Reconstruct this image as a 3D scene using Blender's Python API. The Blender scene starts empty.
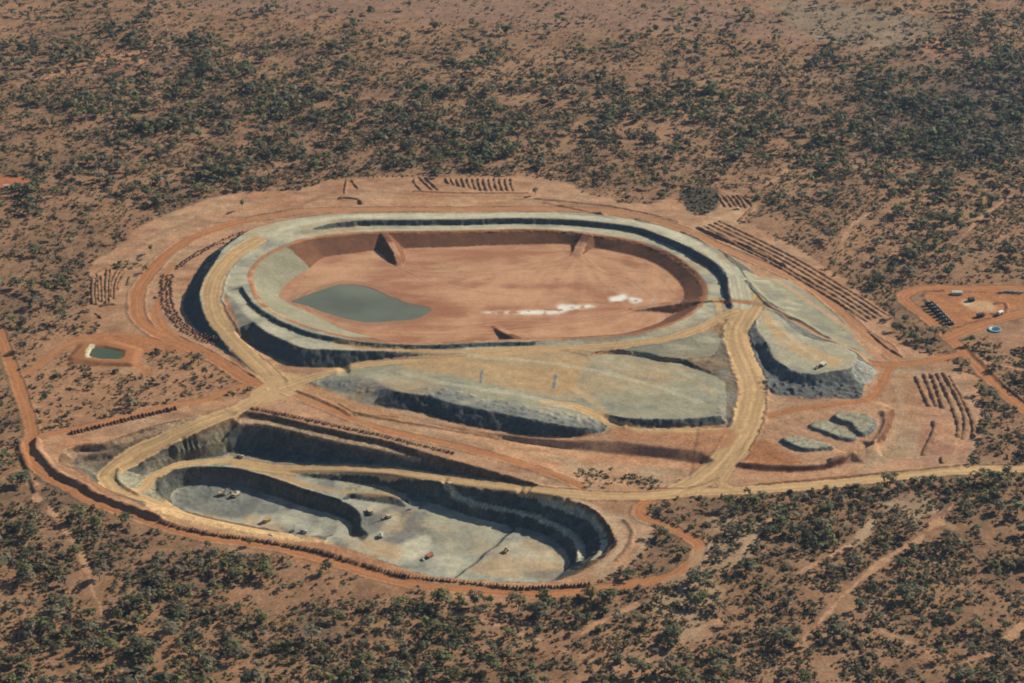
import bpy, math, random
import numpy as np
from mathutils import geometry, Vector

rng = np.random.default_rng(11)
random.seed(11)
scene = bpy.context.scene
COL = scene.collection
R = math.radians

# ------------------------------------------------------------------ camera model (metres, z = 0 is the plain)
CAM_H, FPX, PITCH = 1100.0, 2000.0, R(26.0)
SUN_EL = R(30.0)
SUN_XY = (0.83, 0.56)
cp, sp = math.cos(PITCH), math.sin(PITCH)

def world(x, y, z):
    """photo pixel -> the point where its sight line meets height z"""
    u = (np.asarray(x, float) - 512.0) / FPX
    v = (341.5 - np.asarray(y, float)) / FPX
    dx, dy, dz = u, cp + v * sp, -sp + v * cp
    t = (np.asarray(z, float) - CAM_H) / dz
    return dx * t, dy * t

def pixel(X, Y, Z):
    d = Y * cp - (Z - CAM_H) * sp
    up = Y * sp + (Z - CAM_H) * cp
    return 512.0 + FPX * X / d, 341.5 - FPX * up / d

def to_world(line, z=None):
    a = np.array([p[:2] for p in line], float)
    if z is None:
        zz = np.array([p[2] for p in line], float)
    else:
        zz = np.linspace(z[0], z[1], len(line)) if isinstance(z, tuple) else np.full(len(line), float(z))
    X, Y = world(a[:, 0], a[:, 1], zz)
    return np.stack([X, Y, zz], 1)

def densify(w, step=4.0, closed=False):
    if closed:
        w = np.vstack([w, w[:1]])
    out = []
    for a, b in zip(w[:-1], w[1:]):
        n = max(1, int(np.hypot(*(b - a)[:2]) / step))
        t = np.arange(n)[:, None] / n
        out.append(a + (b - a) * t)
    if not closed:
        out.append(w[-1:])
    return np.vstack(out)

def spline(w, per=6, closed=False):
    """Catmull-Rom through the traced points"""
    w = np.asarray(w, float)
    n = len(w)
    if n < 3:
        return w
    out = []
    rngi = range(n if closed else n - 1)
    for i in rngi:
        if closed:
            p0, p1, p2, p3 = w[i - 1], w[i], w[(i + 1) % n], w[(i + 2) % n]
        else:
            p0, p1, p2, p3 = w[max(i - 1, 0)], w[i], w[i + 1], w[min(i + 2, n - 1)]
        t = (np.arange(per) / per)[:, None]
        out.append(0.5 * (2 * p1 + (p2 - p0) * t + (2 * p0 - 5 * p1 + 4 * p2 - p3) * t ** 2 + (3 * p1 - p0 - 3 * p2 + p3) * t ** 3))
    if not closed:
        out.append(w[-1:])
    return np.vstack(out)

def offset(w, d, z):
    """line moved d metres to the left of its direction in plan (d may vary along it), at height z"""
    w = np.asarray(w, float)
    t = np.gradient(w[:, :2], axis=0)
    t /= np.maximum(np.hypot(t[:, 0], t[:, 1])[:, None], 1e-6)
    nrm = np.stack([-t[:, 1], t[:, 0]], 1)
    dd = np.asarray(d, float) * np.ones(len(w))
    o = w.copy()
    o[:, :2] += nrm * dd[:, None]
    o[:, 2] = z
    return o

# ------------------------------------------------------------------ value noise
def vnoise(X, Y, scale, seed):
    r = np.random.default_rng(seed)
    lat = r.random((256, 256)).astype(np.float32)
    x, y = X / scale + 1000.0, Y / scale + 1000.0
    xi, yi = np.floor(x).astype(int), np.floor(y).astype(int)
    fx, fy = (x - xi).astype(np.float32), (y - yi).astype(np.float32)
    fx, fy = fx * fx * (3 - 2 * fx), fy * fy * (3 - 2 * fy)
    xi &= 255; yi &= 255
    x1, y1 = (xi + 1) & 255, (yi + 1) & 255
    a = lat[yi, xi] * (1 - fx) + lat[yi, x1] * fx
    b = lat[y1, xi] * (1 - fx) + lat[y1, x1] * fx
    return (a * (1 - fy) + b * fy) * 2 - 1

def fbm(X, Y, scale, seed, octs=4, gain=0.55):
    s, amp, tot = 0.0, 1.0, 0.0
    for k in range(octs):
        s = s + amp * vnoise(X + 37.7 * k, Y - 91.3 * k, scale / 2 ** k, seed + k)
        tot += amp
        amp *= gain
    return s / tot

# ------------------------------------------------------------------ fine grid
X0, X1, Y0, Y1, ST = -804.0, 804.0, 1600.0, 2896.0, 1.5
nx, ny = int(round((X1 - X0) / ST)) + 1, int(round((Y1 - Y0) / ST)) + 1
gx = X0 + ST * np.arange(nx)
gy = Y0 + ST * np.arange(ny)
GX, GY = np.meshgrid(gx, gy)
GX = GX.astype(np.float32); GY = GY.astype(np.float32)

# ------------------------------------------------------------------ survey lines: (photo x, photo y, height)
crest_out = [(254,371,1.5),(234,352,3.5),(218,335,7),(207,319,11),(199,297,15.5),(205,278,18.5),(215,262,20.5),(224,248,21.5),
             (236,238.5,22),(252,229,22.5),(285,220.5,23),(319,215.5,23),(348,213.5,23),(381,212.5,23),(460,212.5,23),(549,212,23),(596,214.5,23),
             (640,220.5,23),(679,232,23),(704,243.5,24),(723.5,253,24.5),(737,266,24.5),(747,279.5,23.5),(757,293,21),(768,304,18.5),
             (784,313,14.5),(804,323,10),(830,338,5),(860,352,1.5),(875,361,0.3)]
crest_in = [(231,275,20),(240,262,20.5),(258,247,21),(280,235.5,21.5),(311,228,22),(338,222,23),(377,220,23),(460,219.5,23),(518,218,23),
            (577,220,23),(616,224,23),(640,228,23),(669,238.5,23.5),(692,249,24),(714,262,24.5),(725.5,274,24.5),(728,289,23.5),(730,300,22),(733,315,18.5)]
scarp_toe = [(311,232,19.5),(338,228,18),(377,226.5,17),(400,226.3,17)]
bench_in = [(280,239.5,20),(311,234,18.5),(348,230.3,17.5),(460,228.6,17),(549,226.8,17),(577,229,17),(620,234.5,17),(649,242.5,17),(679,258,17),(698,273,17),
            (708,285.5,17),(710,295,17)]
rim_loop = [(252,284,19.5),(250,274,19.5),(255,265,19.5),(265,256,19.5),(285,246,19.3),(309,238,19),(348,233.5,19),(385,231.5,19),(460,230.5,19),
            (538,229,19),(577,232,18),(605,236,17.3),(640,242.5,16.5),(669,254,16),(692,270,16),(704,285,16),(705,296,16.5),(697,308,17.5),
            (676,321,18.3),(641,332,18.5),(608,336,18.5),(559,338.7,18.5),(520,339.5,19),(477,340.5,19.3),(418,343,19.5),(379,341,19.5),(345,336,19.5),
            (320,330,19.5),(293,321,19.5),(269,309,19.5),(256,296,19.5)]
tail_far = [(281,298,5),(279.5,293,5),(290,281,5),(308,269,5),(324,258,5),(354,253,5.5),(375,250.5,5.5),(397,248.5,5.5),(460,247,6),(518,244.5,6),(571,244.5,6),(588,247,6),
            (616,252,6),(640,258,6),(659,266,6),(677,280,6),(684,294,6),(680,309,6),(666,319,6)]
tail_near_l = [(281,298,5),(290,304.5,5),(316,316,5),(338,327,5)]
ramp_r = [(226,291,18),(224,298,16),(225,313,13),(234,331,9),(248,345,5.5),(262,358,3),(277,374,1),(285,382,0)]
bench_out = [(227,295,17.5),(233,298,17.5),(244,313,16.5),(265.5,331,16),(285,340.5,15.5),(304.5,348,15.5),(328,349.3,15.5),(360,350.5,15.5),(400,351.2,15.5),
             (440,351.8,15),(470,355,14.8)]
bench_back = [(241,290.5,15.8),(254,311,15.3),(277,324.5,15.2),(304.5,335.3,15.2),(318,339,15.2),(332,341.8,15.2),(359.5,346.6,15.3),(389,348.8,15.3),(428,349.5,15.3),(477,347.5,15.4),(531,345.5,15.5),(559,344.5,16),(600,342,16),(660,335,16),(690,326,16.5),(706,313,17),(712,300,17)]
rim_out = [(238,279,19.5),(240,284,19.3),(252,302,19.2),(277,318.5,19.2),(304.5,330.5,19.2),(330,336.3,19.2),(360,341.3,19.3),(389,344,19.3),(428,345,19.2),(477,342.6,19),(531,341.6,19)]
crest_near = [(470,352,15),(530,348.5,15),(600,346,15.5),(660,340,16),(694,331,16.5),(720,319,17)]

# ---- central rock platform
road_n = [(285,382,0.5),(310,375,2),(330,369,3.5),(360,361.8,6),(400,359.5,9.5),(440,358.6,12.5),(476,358,14.3)]
plat_edge = [(300,385,0),(330,377.5,3.5),(345,376,5.5),(372,376.5,8.5),(381,385,10.5),(400,391.5,12),(430,396,13),(445,401,13.2),(469,406.6,13.2),(497,412.5,13.2),(526,418,13),
             (555,424,12),(580,428,8.5),(600,428.5,4)]
plat_toe = [(318,386,0),(340,395,0),(359.5,403,0),(394,409,0),(428,414.4,0),(438,419,0),(469,426,0),(508,433,0),(555,437.5,0),(582,436.8,0),(606,431,1)]
lobe_top = [(586,355,13.5),(602,350.7,13.7),(618,350,13.8),(645,353,13.8),(660.6,357,13.8),(682,359,13.8),(696,366,12),(720,375.7,9.8)]
lobe_bot = [(588,357.5,12),(602,354.5,10.5),(618,354,9.8),(645,357.3,9.6),(660.6,361,9.5),(682,363,9.5),(696,369,9.4),(719,377.5,9.2)]
lobe_edge = [(575,398,11),(590,408,9.8),(604,414,9.2),(628,418.3,9),(665,419.4,9),(692,418.5,9),(718,414.5,9),(720,405,9),(724.5,393,9),(722.5,381.6,9.2)]
lobe_toe = [(606,418.5,6),(618,422.5,3.5),(638,427.5,2),(677,427.8,2),(712,426,2),(734,425,3)]
plat_e = [(682,358,13.9),(715,353.5,14.2),(716,333,15)]

# ---- haul road going south from the crest
haul_l = [(733,315,18),(731,338.5,14),(733,358,10.5),(738.5,377.5,8),(738.6,389,6.8),(736.6,413,4.5),(735,425,3.5),(727.5,446.6,2),(710,466,0.8),(694,478,0.2)]
haul_r = [(745.4,309,18.5),(743.5,338.5,14),(750,358,10.5),(760,375.7,8),(768,389,6.8),(763,424,4),(746,454,2),(728,473,0.6)]

# ---- east dump
dump_edge = [(748.5,307,18.5),(753,315,17.5),(758,331,16.5),(768,344.5,16),(774,358,16),(785.5,366.5,16),(797,372,16),(813,374,16),(828.4,371.5,16),(846,369,16),
             (855,362,15.5),(857,355,15.3),(850,350,15.3),(836,343.3,15.3),(817,340.3,15.3),(801,333.8,15.3),(785.5,321.8,15.5),(774,311,16.5),(766,306.5,17.5)]
dump_low = [(838,341,9.5),(820,337.5,10),(804,331,10.5),(788,319.5,11.5)]
dump_ap = [(757,352,6.5),(766,369,6.5),(781.6,381,6.5),(807,385,6.5),(836,385.5,6.5),(856,384,6)]
dump_toe = [(746,335,13),(754,358,9),(762,379.6,7),(772,393.5,4.5),(790,396,4),(817,399,4),(856,399,3.5),(863,393,3),(866,384,1.5),(873,379,1),(876.5,371,0.5),(868,364,0.8)]
pad_in = [(740,266,15),(751,280,13.5),(762,292.5,12.3),(772.5,302.5,11),(788,311.5,9),(805,321,6.5),(834,337.5,3)]
pad_out = [(724,247.5,0),(738,256,0),(757,265.5,0),(782,274,0),(795,280,0),(817,294,0),(842,319,0),(852,331,0)]

# ---- ore pad with two stockpiles
ore_edge = [(738.5,461.5,5),(754,463,5.2),(788.5,465.3,5.5),(825,463.6,5.8),(857,454,6),(878,441,6),(886,425,5.5),(885,414,4)]
ore_toe = [(738,468,0),(767.5,471.6,0),(807,471.6,0),(838.6,466.5,0),(868,452,0),(890,438,0),(896,421,0),(893,408,0)]
ore_n = [(762,424,4),(790,408,4),(830,402,4),(862,402,3.5),(880,404,3)]
pileA_top = [(783,437.5,9),(799,436,9),(812,439.5,8),(828,443.5,9),(831,446.5,9),(818,448,8.5),(806,448,9),(792,443.5,9)]
pileA_toe = [(776,438.5,5),(790,449,5.2),(807,459.8,5.5),(825,459,5.6),(839,454,5.7),(838,446,5.5),(822,437,5),(800,431.5,4.8),(782,432,4.8)]
pileB_top = [(836,413.5,10.5),(848,412,11),(863,413,11),(873,418.5,10.5),(871,427,10),(861,432,9.8),(855,427,9.5),(850,422,9.5),(838,418.5,9.8)]
pileC_top = [(809,425,8.3),(824,420.5,8.6),(838,425.5,8.2),(853,433.5,8.3),(854,438,8.2),(840,437,8.2),(826,431,8.3)]
pileB_toe = [(807,425.5,5),(828,436,5.4),(857,446,5.8),(872,441,5.9),(881,430,5.5),(881,414,4.6),(864,406.5,4.2),(830,407,4.4)]

# ---- cutting south of the platform
cut_top = [(404,416.5,0),(434,423.5,0),(469,430.5,0),(497,433.8,0),(528,437.8,0),(560,440,0),(590,440,0),(618,441,0),(649,445,0),(677,448.5,0),(700,451.5,0),(707,456,0)]
cut_toe = [(434,424.8,-0.8),(469,432.8,-2),(497,438,-4),(528,443.5,-5.5),(560,448,-7.5),(579,450.5,-8.5),(618,454.5,-9.5),(657,458,-9),(688,462.5,-8),(703,464,-6)]
cut_back = [(455,434,0),(497,447,-1),(530,458,-2.5),(560,467,-3),(600,478,-2.5),(640,484,-2),(670,483,-1.5),(690,475,-1.5)]

# ---- open pit
rim_n = [(238.6,412,0),(248,411,0),(277.7,416,0),(316.7,425.7,0),(348,432.5,0),(385,440,0),(418.6,450.5,0),(448,459,0),(485,469,0),(516,478,0),(536,484,0)]
bench_1 = [(240,418,-5),(262,419,-5),(289,424.5,-5),(317,431.5,-5),(346,438,-5),(375,443.5,-5),(399,450,-5),(425,458,-5.5)]
bench_1i = [(241,424,-5.5),(262,424.5,-5.5),(289,430,-5.5),(317,437,-5.5),(346,443.5,-5.5),(375,449,-5.5),(399,455,-6),(418,460.5,-6.5)]
wall_foot = [(228,451,-29.5),(240.5,455,-30),(254,459,-30),(270,464.5,-30)]
road_nn = [(270,464.5,-30),(289,466,-28.5),(328,467,-24),(356,467,-21),(380,468.5,-18.5),(418.6,473.8,-14),(457.7,478.5,-10.5),(497,483,-6.5),(536,486,-2.5),(560,488,-0.5)]
road_ss = [(287,470.8,-29),(305,470.2,-27),(336,470.5,-23.5),(380,473.2,-18.5),(399,475.6,-16),(438,481.5,-12),(477,486.8,-8.5),(516,491,-4),(545,494.5,-1.5),(560,496,-0.3),(600,499,0)]
wramp_l = [(262,393,0),(245,398,0),(229,404,0),(200,420,-1),(176,430.5,-4),(148.5,444,-8.5),(125,458,-13),(105.5,471.6,-17),(98,479,-18.5),(109,491,-20.5),(137,499,-23.5),(175,510,-26.5),(199,517,-28),(238,526,-29.5),(267,532.5,-30)]
wramp_r = [(262,405,0),(248,409,-0.5),(231,419,-2.5),(200,432.5,-6),(180,437.5,-8),(162,446,-11),(133,458,-15),(119,469.6,-18.5),(118,479,-20),(125,487,-21.5),(140.6,495,-24)]
ring_n = [(140.6,494,-24),(139,486,-25),(146,477,-26),(160,468,-27),(186,459.7,-28.3),(205,457.3,-29),(225,455,-29.8),(240,454,-30)]
rock_b1 = [(156,461,-20),(181,452.5,-20.5),(205,447.5,-21),(226,441,-21.5)]
rock_b1i = [(157,463.3,-20.5),(181,455,-21),(206,450,-21.5),(227,444,-22)]
rock_b0 = [(176,447,-12.5),(198,442,-12.5),(228,432.5,-13)]
rock_b0i = [(177,449,-13),(199,444.5,-13),(228,435,-13.5)]
rim_w = [(200,418.5,0),(172,421,0),(137,430.5,0),(101.5,442.7,0),(78,445,0),(62,453,0),(59,462,0),(78,471.6,0),(94,482,0),(117,494.5,0),(140,504,0),(165,513.5,0),
         (200,521.5,0),(238,529,0),(267,535.5,0),(300,540,0),(325,543,0),(349,549,0),(375,558.5,0),(398,566.5,0),(429,575,0),(460,578.5,0),(500,581.5,0),(549,581.5,0),
         (576,574,0),(597.6,562,0),(609,552,0),(617,544.5,0),(615,538.6,0),(609,527,0),(601.6,517,0),(588,507,0),(560,498.5,0)]
wb_1 = [(72,453,-7),(85,450.3,-7.5),(103,450,-7.5),(122,446,-6)]
wb_1i = [(72,455.5,-7.5),(86,453.5,-8),(104,453,-8)]
wb_2 = [(76,463,-12),(88,460.5,-13),(104,460,-13)]
wb_3 = [(80,468,-14.5),(94,468.5,-16)]
small_edge = [(158.6,487,-26),(161.5,477.6,-26.5),(175,471,-27.3),(198.6,468,-28.7),(234,469.3,-29.8),(267,477.6,-30.2),(306,491,-30.6),(340,501,-31),(355,509,-31),(361,517,-31),(360,526.6,-31.5)]
small_s = [(158.6,487,-26),(165,499,-26.5),(189,513,-28.3),(228,522.5,-29.8),(277,531.5,-30.5),(310,535.5,-31)]
tongue = [(347,493.5,-29.5),(370,493,-29),(392,496,-29),(404,502,-30.5),(410,506.5,-32)]
tongue_toe = [(352,499,-33.5),(370,502.3,-33.8),(392,505,-33.8),(403,508.3,-33.3)]
plateau_n = [(292,473,-30),(317,478.5,-30.2),(346,481.5,-30),(375,484.5,-29.5),(392,488,-29.5),(408,495,-31)]
ridge_e = [(366,520,-33.5),(369,535,-33.5),(362,545,-33.5)]
bench_a = [(443,486,-16.5),(460.5,495,-18.5),(480,503,-19.5),(520,511,-20),(529,513,-20),(558.6,523,-20),(574,532,-20),(584,542.5,-20),(586.5,552,-20),(584,561,-20)]
bench_ai = [(444,488.5,-17.3),(460,498,-19.2),(480,506,-20.2),(520,514.3,-20.5),(545,522,-20.5),(560,530,-20.5),(572,539.5,-20.5),(577,549,-20.5),(576.5,561,-20.5)]
floor_n = [(410,503,-33),(428,502,-33),(447,507.5,-33),(476,517,-32),(511,524.5,-30.5),(540,532.5,-30),(557,542,-30),(567,552,-30),(572,565,-30)]
bench_b = [(519.5,493.7,-6.5),(539,500.5,-9),(564.5,508,-9.8),(584,515,-10),(597.7,526,-10),(606.5,540.5,-10),(604,550,-10),(595,559,-10)]
bench_bi = [(539,502,-9.3),(564,510,-10),(583,517,-10.2),(595,527.5,-10.3),(602,541,-10.3),(599.5,550,-10.3),(591,559,-10.3)]
step_hi = [(515,531,-30.6),(505,538,-30.8),(500,545,-30.7),(487,553,-30.9),(480,562,-30.8),(467,570,-31),(459,577,-30.8)]
step_lo = [(511.5,530.5,-33),(501,538.5,-33.1),(495.5,545,-33),(483,553.5,-33.2),(475,562,-33),(463,570.5,-33),(454.5,577,-33)]
floor_w = [(420,530,-33),(390,545,-33.5),(430,560,-33),(400,525,-33.5)]

# ---- small pond west of the dam
pond_in = [(86,356,3),(90,345.5,3),(104,345,3),(126,350,3),(124,360.3,3),(100,360,3)]
pond_out = [(71,357,3),(84,344,3),(108,342.3,3),(136,349,3),(131,363,3),(100,361.8,3)]
pond_toe = [(66,360,0),(80,342,0),(110,339.5,0),(144,349,0),(136,367,0),(100,366.5,0),(72,364.5,0)]
pond_bot = [(92.5,356,-1),(96,351.2,-1),(104,350.8,-1),(120,354,-1),(118.5,358.5,-1),(101,358,-1)]

PTS = []
def add(line, closed=False, smooth=True):
    w = line if isinstance(line, np.ndarray) else to_world(line)
    if smooth:
        w = spline(w, 5, closed)
    PTS.append(densify(w, 4.0, closed))
    return w

W = {}
for nm in ('crest_in rim_out scarp_toe bench_in tail_far tail_near_l ramp_r bench_out bench_back crest_near road_n plat_edge plat_toe lobe_top lobe_bot lobe_edge '
           'lobe_toe plat_e haul_l haul_r dump_low dump_ap dump_toe pad_in pad_out ore_edge ore_toe ore_n cut_top cut_toe cut_back rim_n bench_1 bench_1i wall_foot '
           'road_nn road_ss wramp_l wramp_r ring_n rock_b1 rock_b1i rock_b0 rock_b0i rim_w wb_1 wb_1i wb_2 wb_3 small_edge small_s tongue tongue_toe plateau_n ridge_e bench_a bench_ai '
           'floor_n bench_b bench_bi step_hi step_lo floor_w crest_out').split():
    W[nm] = add(globals()[nm])
for nm in 'rim_loop dump_edge pileA_top pileB_top pileC_top pond_in pond_out pond_toe pond_bot'.split():
    W[nm] = add(globals()[nm], True, nm[:4] != 'pond')
_ci = W['crest_in'][28:-3]
W['scarp_foot'] = offset(_ci, -0.95 * (_ci[:, 2] - 16.6), 16.6)
PTS.append(densify(W['scarp_foot']))
for nm in ('pileA', 'pileB', 'pileC'):
    _w = W[nm + '_top']
    _a = np.sum(_w[:, 0] * np.roll(_w[:, 1], -1) - np.roll(_w[:, 0], -1) * _w[:, 1])
    _o = offset(_w, (-1 if _a > 0 else 1) * 0.95 * (_w[:, 2] - 5.3), 5.3)
    W[nm + '_toe'] = _o
    PTS.append(densify(_o, 4.0, True))
# outer foot of the dam (hidden behind its crest on the far side)
co = W['crest_out']
k_toe = co[:, 2] * 1.38
sel = np.arange(len(co)) < int(len(co) * 0.72)
W['dam_toe'] = offset(co[sel], k_toe[sel], 0.0)
PTS.append(densify(W['dam_toe']))
bo = W['bench_out'][8:34]
W['bench_toe'] = offset(bo, -bo[:, 2] * 1.36, 0.0)
_r = W['ramp_r']
_d = np.hypot(W['bench_toe'][:, None, 0] - _r[None, :, 0], W['bench_toe'][:, None, 1] - _r[None, :, 1])
_k = _d.argmin(1)
_nr = np.gradient(_r[:, :2], axis=0)
_side = _nr[_k, 0] * (W['bench_toe'][:, 1] - _r[_k, 1]) - _nr[_k, 1] * (W['bench_toe'][:, 0] - _r[_k, 0])
_ok = (_side > 0) & (_d.min(1) > 5)
W['bench_toe'] = W['bench_toe'][_ok]
PTS.append(densify(W['bench_toe']))
bo2 = W['bench_out'][36:]
# inner foot of the dam on the near side (hidden behind the rim)
rl = to_world([p for p in rim_loop[17:26]])
W['tail_near'] = offset(spline(rl, 5), -30.0, 5.0)
PTS.append(densify(W['tail_near']))
# hidden feet of the near pit walls
rw = spline(to_world(rim_w[15:25]), 5)
s = np.linspace(0, 1, len(rw))
W['pit_s'] = offset(rw, 40.0, -33.5 + 3.5 * s)
PTS.append(densify(W['pit_s']))
ss = W['small_s']
W['small_s_toe'] = offset(ss[3:], 11.0, -44.5)
PTS.append(densify(W['small_s_toe']))
se = W['small_edge']
W['small_toe'] = offset(se[2:], -9.0, -44.5 + 3 * np.clip(np.linspace(-1.2, 1, len(se) - 2), 0, 1))
PTS.append(densify(W['small_toe']))
PTS.append(densify(to_world([(330,536,-39),(345,531,-41)])))

rn = np.vstack([W['bench_1i'][3:-3], W['rim_n'][38:]])
_x = np.interp(rn[:, 0], W['road_nn'][:, 0], W['road_nn'][:, 2])
W['wall_toe'] = offset(rn, np.where(rn[:, 2] < -3, 0.55 * (_x + 5.5), 0.85 * _x), _x)
PTS.append(densify(W['wall_toe']))

def poly2(*parts):
    return np.vstack([p[:, :2] for p in parts])

def inside(poly, X, Y):
    """even-odd test of many points against one polygon (plan)"""
    r = np.zeros(X.shape, bool)
    n = len(poly)
    for i in range(n):
        x1, y1 = poly[i]; x2, y2 = poly[(i + 1) % n]
        if y1 == y2:
            continue
        c = (y1 > Y) != (y2 > Y)
        r ^= c & (X < (x2 - x1) * (Y - y1) / (y2 - y1) + x1)
    return r

def paint_inside(poly, loose=False):
    """boolean mask over the fine grid, tested only in the polygon's own window"""
    m = np.zeros((ny, nx), bool)
    i0, i1 = np.searchsorted(gx, [poly[:, 0].min() - 8, poly[:, 0].max() + 8])
    j0, j1 = np.searchsorted(gy, [poly[:, 1].min() - 8, poly[:, 1].max() + 8])
    ax_, ay_ = (LX, LY) if loose else (WX, WY)
    m[j0:j1, i0:i1] = inside(poly, ax_[j0:j1, i0:i1], ay_[j0:j1, i0:i1])
    return m

wob = 1.6
WX = GX + wob * fbm(GX, GY, 9, 301, 3)
WY = GY + wob * fbm(GX, GY, 9, 311, 3)

LX = GX + 9 * fbm(GX, GY, 40, 321, 4)
LY = GY + 12 * fbm(GX, GY, 40, 331, 4)

solids = []
solids.append(poly2(W['dam_toe'], to_world([(752,275,0),(790,282,0),(842,319,0),(876,361,0),(878,372,0),(864,400,0),(895,410,0),(896,421,0),(890,438,0),(868,452,0),(838,467,0),
                                                (807,472,0),(767,472,0),(740,468,0),(728,473,0),(700,480,0),(640,487,0),(560,468,0),(455,436,0),(400,415,0),(340,395,0),(285,385,0)]), to_world(ramp_r)[::-1]))
solids.append(poly2(W['bench_toe'], to_world([(340,372,3),(480,370,10),(600,330,10),(480,300,10),(300,290,10),(250,270,10)])))
solids.append(poly2(to_world(rim_w), to_world(rim_n)[::-1]))
solids.append(poly2(to_world(pond_toe)))
lowland = poly2(W['bench_toe'], to_world([(318,372,0),(300,372,0),(285,380,0)]), W['ramp_r'][::-1])   # low ground between ramp and dam

P = np.vstack(PTS)
ax, ay = np.meshgrid(np.arange(X0 - 20, X1 + 21, 20.0), np.arange(Y0 - 20, Y1 + 21, 20.0))
ax = ax.ravel() + rng.uniform(-5, 5, ax.size); ay = ay.ravel() + rng.uniform(-5, 5, ay.size)
ok = np.ones(ax.size, bool)
for q in solids:
    ok &= ~inside(q, ax, ay)
lw = inside(lowland, ax, ay)
ok |= lw
near = np.zeros(ax.size, bool)
for k in range(0, ax.size, 400):
    d = np.hypot(ax[k:k + 400, None] - P[None, :, 0], ay[k:k + 400, None] - P[None, :, 1])
    near[k:k + 400] = d.min(1) < 9.0
ok &= ~near
P = np.vstack([P, np.stack([ax[ok], ay[ok], np.zeros(ok.sum())], 1)])
P = P[(P[:, 0] > X0 - 60) & (P[:, 0] < X1 + 60) & (P[:, 1] > Y0 - 60) & (P[:, 1] < Y1 + 60)]
# thin coincident points
key = np.round(P[:, :2] / 1.5).astype(int)
_, ui = np.unique(key, axis=0, return_index=True)
P = P[np.sort(ui)]
res = geometry.delaunay_2d_cdt([Vector((float(a), float(b))) for a, b in P[:, :2]], [], [], 0, 1e-4)
tris, orig = res[2], res[3]
vz = np.array([P[o[0], 2] if o else 0.0 for o in orig])
vx = np.array([[v.x, v.y] for v in res[0]])
Z = np.zeros((ny, nx), np.float32)
for t in tris:
    if len(t) != 3:
        continue
    a, b, c = vx[t[0]], vx[t[1]], vx[t[2]]
    za, zb, zc = vz[t[0]], vz[t[1]], vz[t[2]]
    if za == 0 and zb == 0 and zc == 0:
        continue
    i0 = max(0, int(math.ceil((min(a[0], b[0], c[0]) - X0) / ST))); i1 = min(nx - 1, int((max(a[0], b[0], c[0]) - X0) / ST))
    j0 = max(0, int(math.ceil((min(a[1], b[1], c[1]) - Y0) / ST))); j1 = min(ny - 1, int((max(a[1], b[1], c[1]) - Y0) / ST))
    if i1 < i0 or j1 < j0:
        continue
    det = (b[1] - c[1]) * (a[0] - c[0]) + (c[0] - b[0]) * (a[1] - c[1])
    if abs(det) < 1e-9:
        continue
    px, py = gx[i0:i1 + 1][None, :] - c[0], gy[j0:j1 + 1][:, None] - c[1]
    l1 = ((b[1] - c[1]) * px + (c[0] - b[0]) * py) / det
    l2 = ((c[1] - a[1]) * px + (a[0] - c[0]) * py) / det
    l3 = 1 - l1 - l2
    m = (l1 >= -1e-6) & (l2 >= -1e-6) & (l3 >= -1e-6)
    Z[j0:j1 + 1, i0:i1 + 1][m] = (l1 * za + l2 * zb + l3 * zc)[m]

def blur(a, n=1):
    for _ in range(n):
        b = a.copy()
        b[1:-1] = (a[:-2] + 2 * a[1:-1] + a[2:]) / 4
        a = b.copy()
        a[:, 1:-1] = (b[:, :-2] + 2 * b[:, 1:-1] + b[:, 2:]) / 4
    return a

Z = blur(Z, 1)

# ------------------------------------------------------------------ distance to a line in plan, inside a window
def line_dist(w, margin):
    w = np.asarray(w, float)
    i0, i1 = np.searchsorted(gx, [w[:, 0].min() - margin, w[:, 0].max() + margin])
    j0, j1 = np.searchsorted(gy, [w[:, 1].min() - margin, w[:, 1].max() + margin])
    if i1 <= i0 or j1 <= j0:
        return None
    D = np.full((j1 - j0, i1 - i0), 1e6, np.float32)
    S = np.zeros_like(D); ZZ = np.zeros_like(D); SG = np.zeros_like(D)
    run = 0.0
    for a, b in zip(w[:-1], w[1:]):
        L = float(np.hypot(b[0] - a[0], b[1] - a[1]))
        if L < 1e-6:
            continue
        p0, p1 = np.searchsorted(gx, [min(a[0], b[0]) - margin, max(a[0], b[0]) + margin])
        q0, q1 = np.searchsorted(gy, [min(a[1], b[1]) - margin, max(a[1], b[1]) + margin])
        p0, q0 = max(p0, i0), max(q0, j0)
        p1, q1 = min(p1, i1), min(q1, j1)
        if p1 <= p0 or q1 <= q0:
            run += L
            continue
        x, y = WX[q0:q1, p0:p1] - a[0], WY[q0:q1, p0:p1] - a[1]
        ux, uy = (b[0] - a[0]) / L, (b[1] - a[1]) / L
        t = np.clip(x * ux + y * uy, 0, L)
        d = np.hypot(x - t * ux, y - t * uy)
        sl = (slice(q0 - j0, q1 - j0), slice(p0 - i0, p1 - i0))
        m = d < D[sl]
        D[sl][m] = d[m]
        S[sl][m] = (run + t)[m]
        SG[sl][m] = (ux * y - uy * x)[m]
        if w.shape[1] > 2:
            ZZ[sl][m] = (a[2] + (b[2] - a[2]) * t / L)[m]
        run += L
    return (slice(j0, j1), slice(i0, i1)), D, S, ZZ, SG

def bilinear(A, X, Y):
    fx = np.clip((np.asarray(X) - X0) / ST, 0, nx - 1.001); fy = np.clip((np.asarray(Y) - Y0) / ST, 0, ny - 1.001)
    i, j = fx.astype(int), fy.astype(int)
    u, v = fx - i, fy - j
    return A[j, i] * (1 - u) * (1 - v) + A[j, i + 1] * u * (1 - v) + A[j + 1, i] * (1 - u) * v + A[j + 1, i + 1] * u * v

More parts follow.
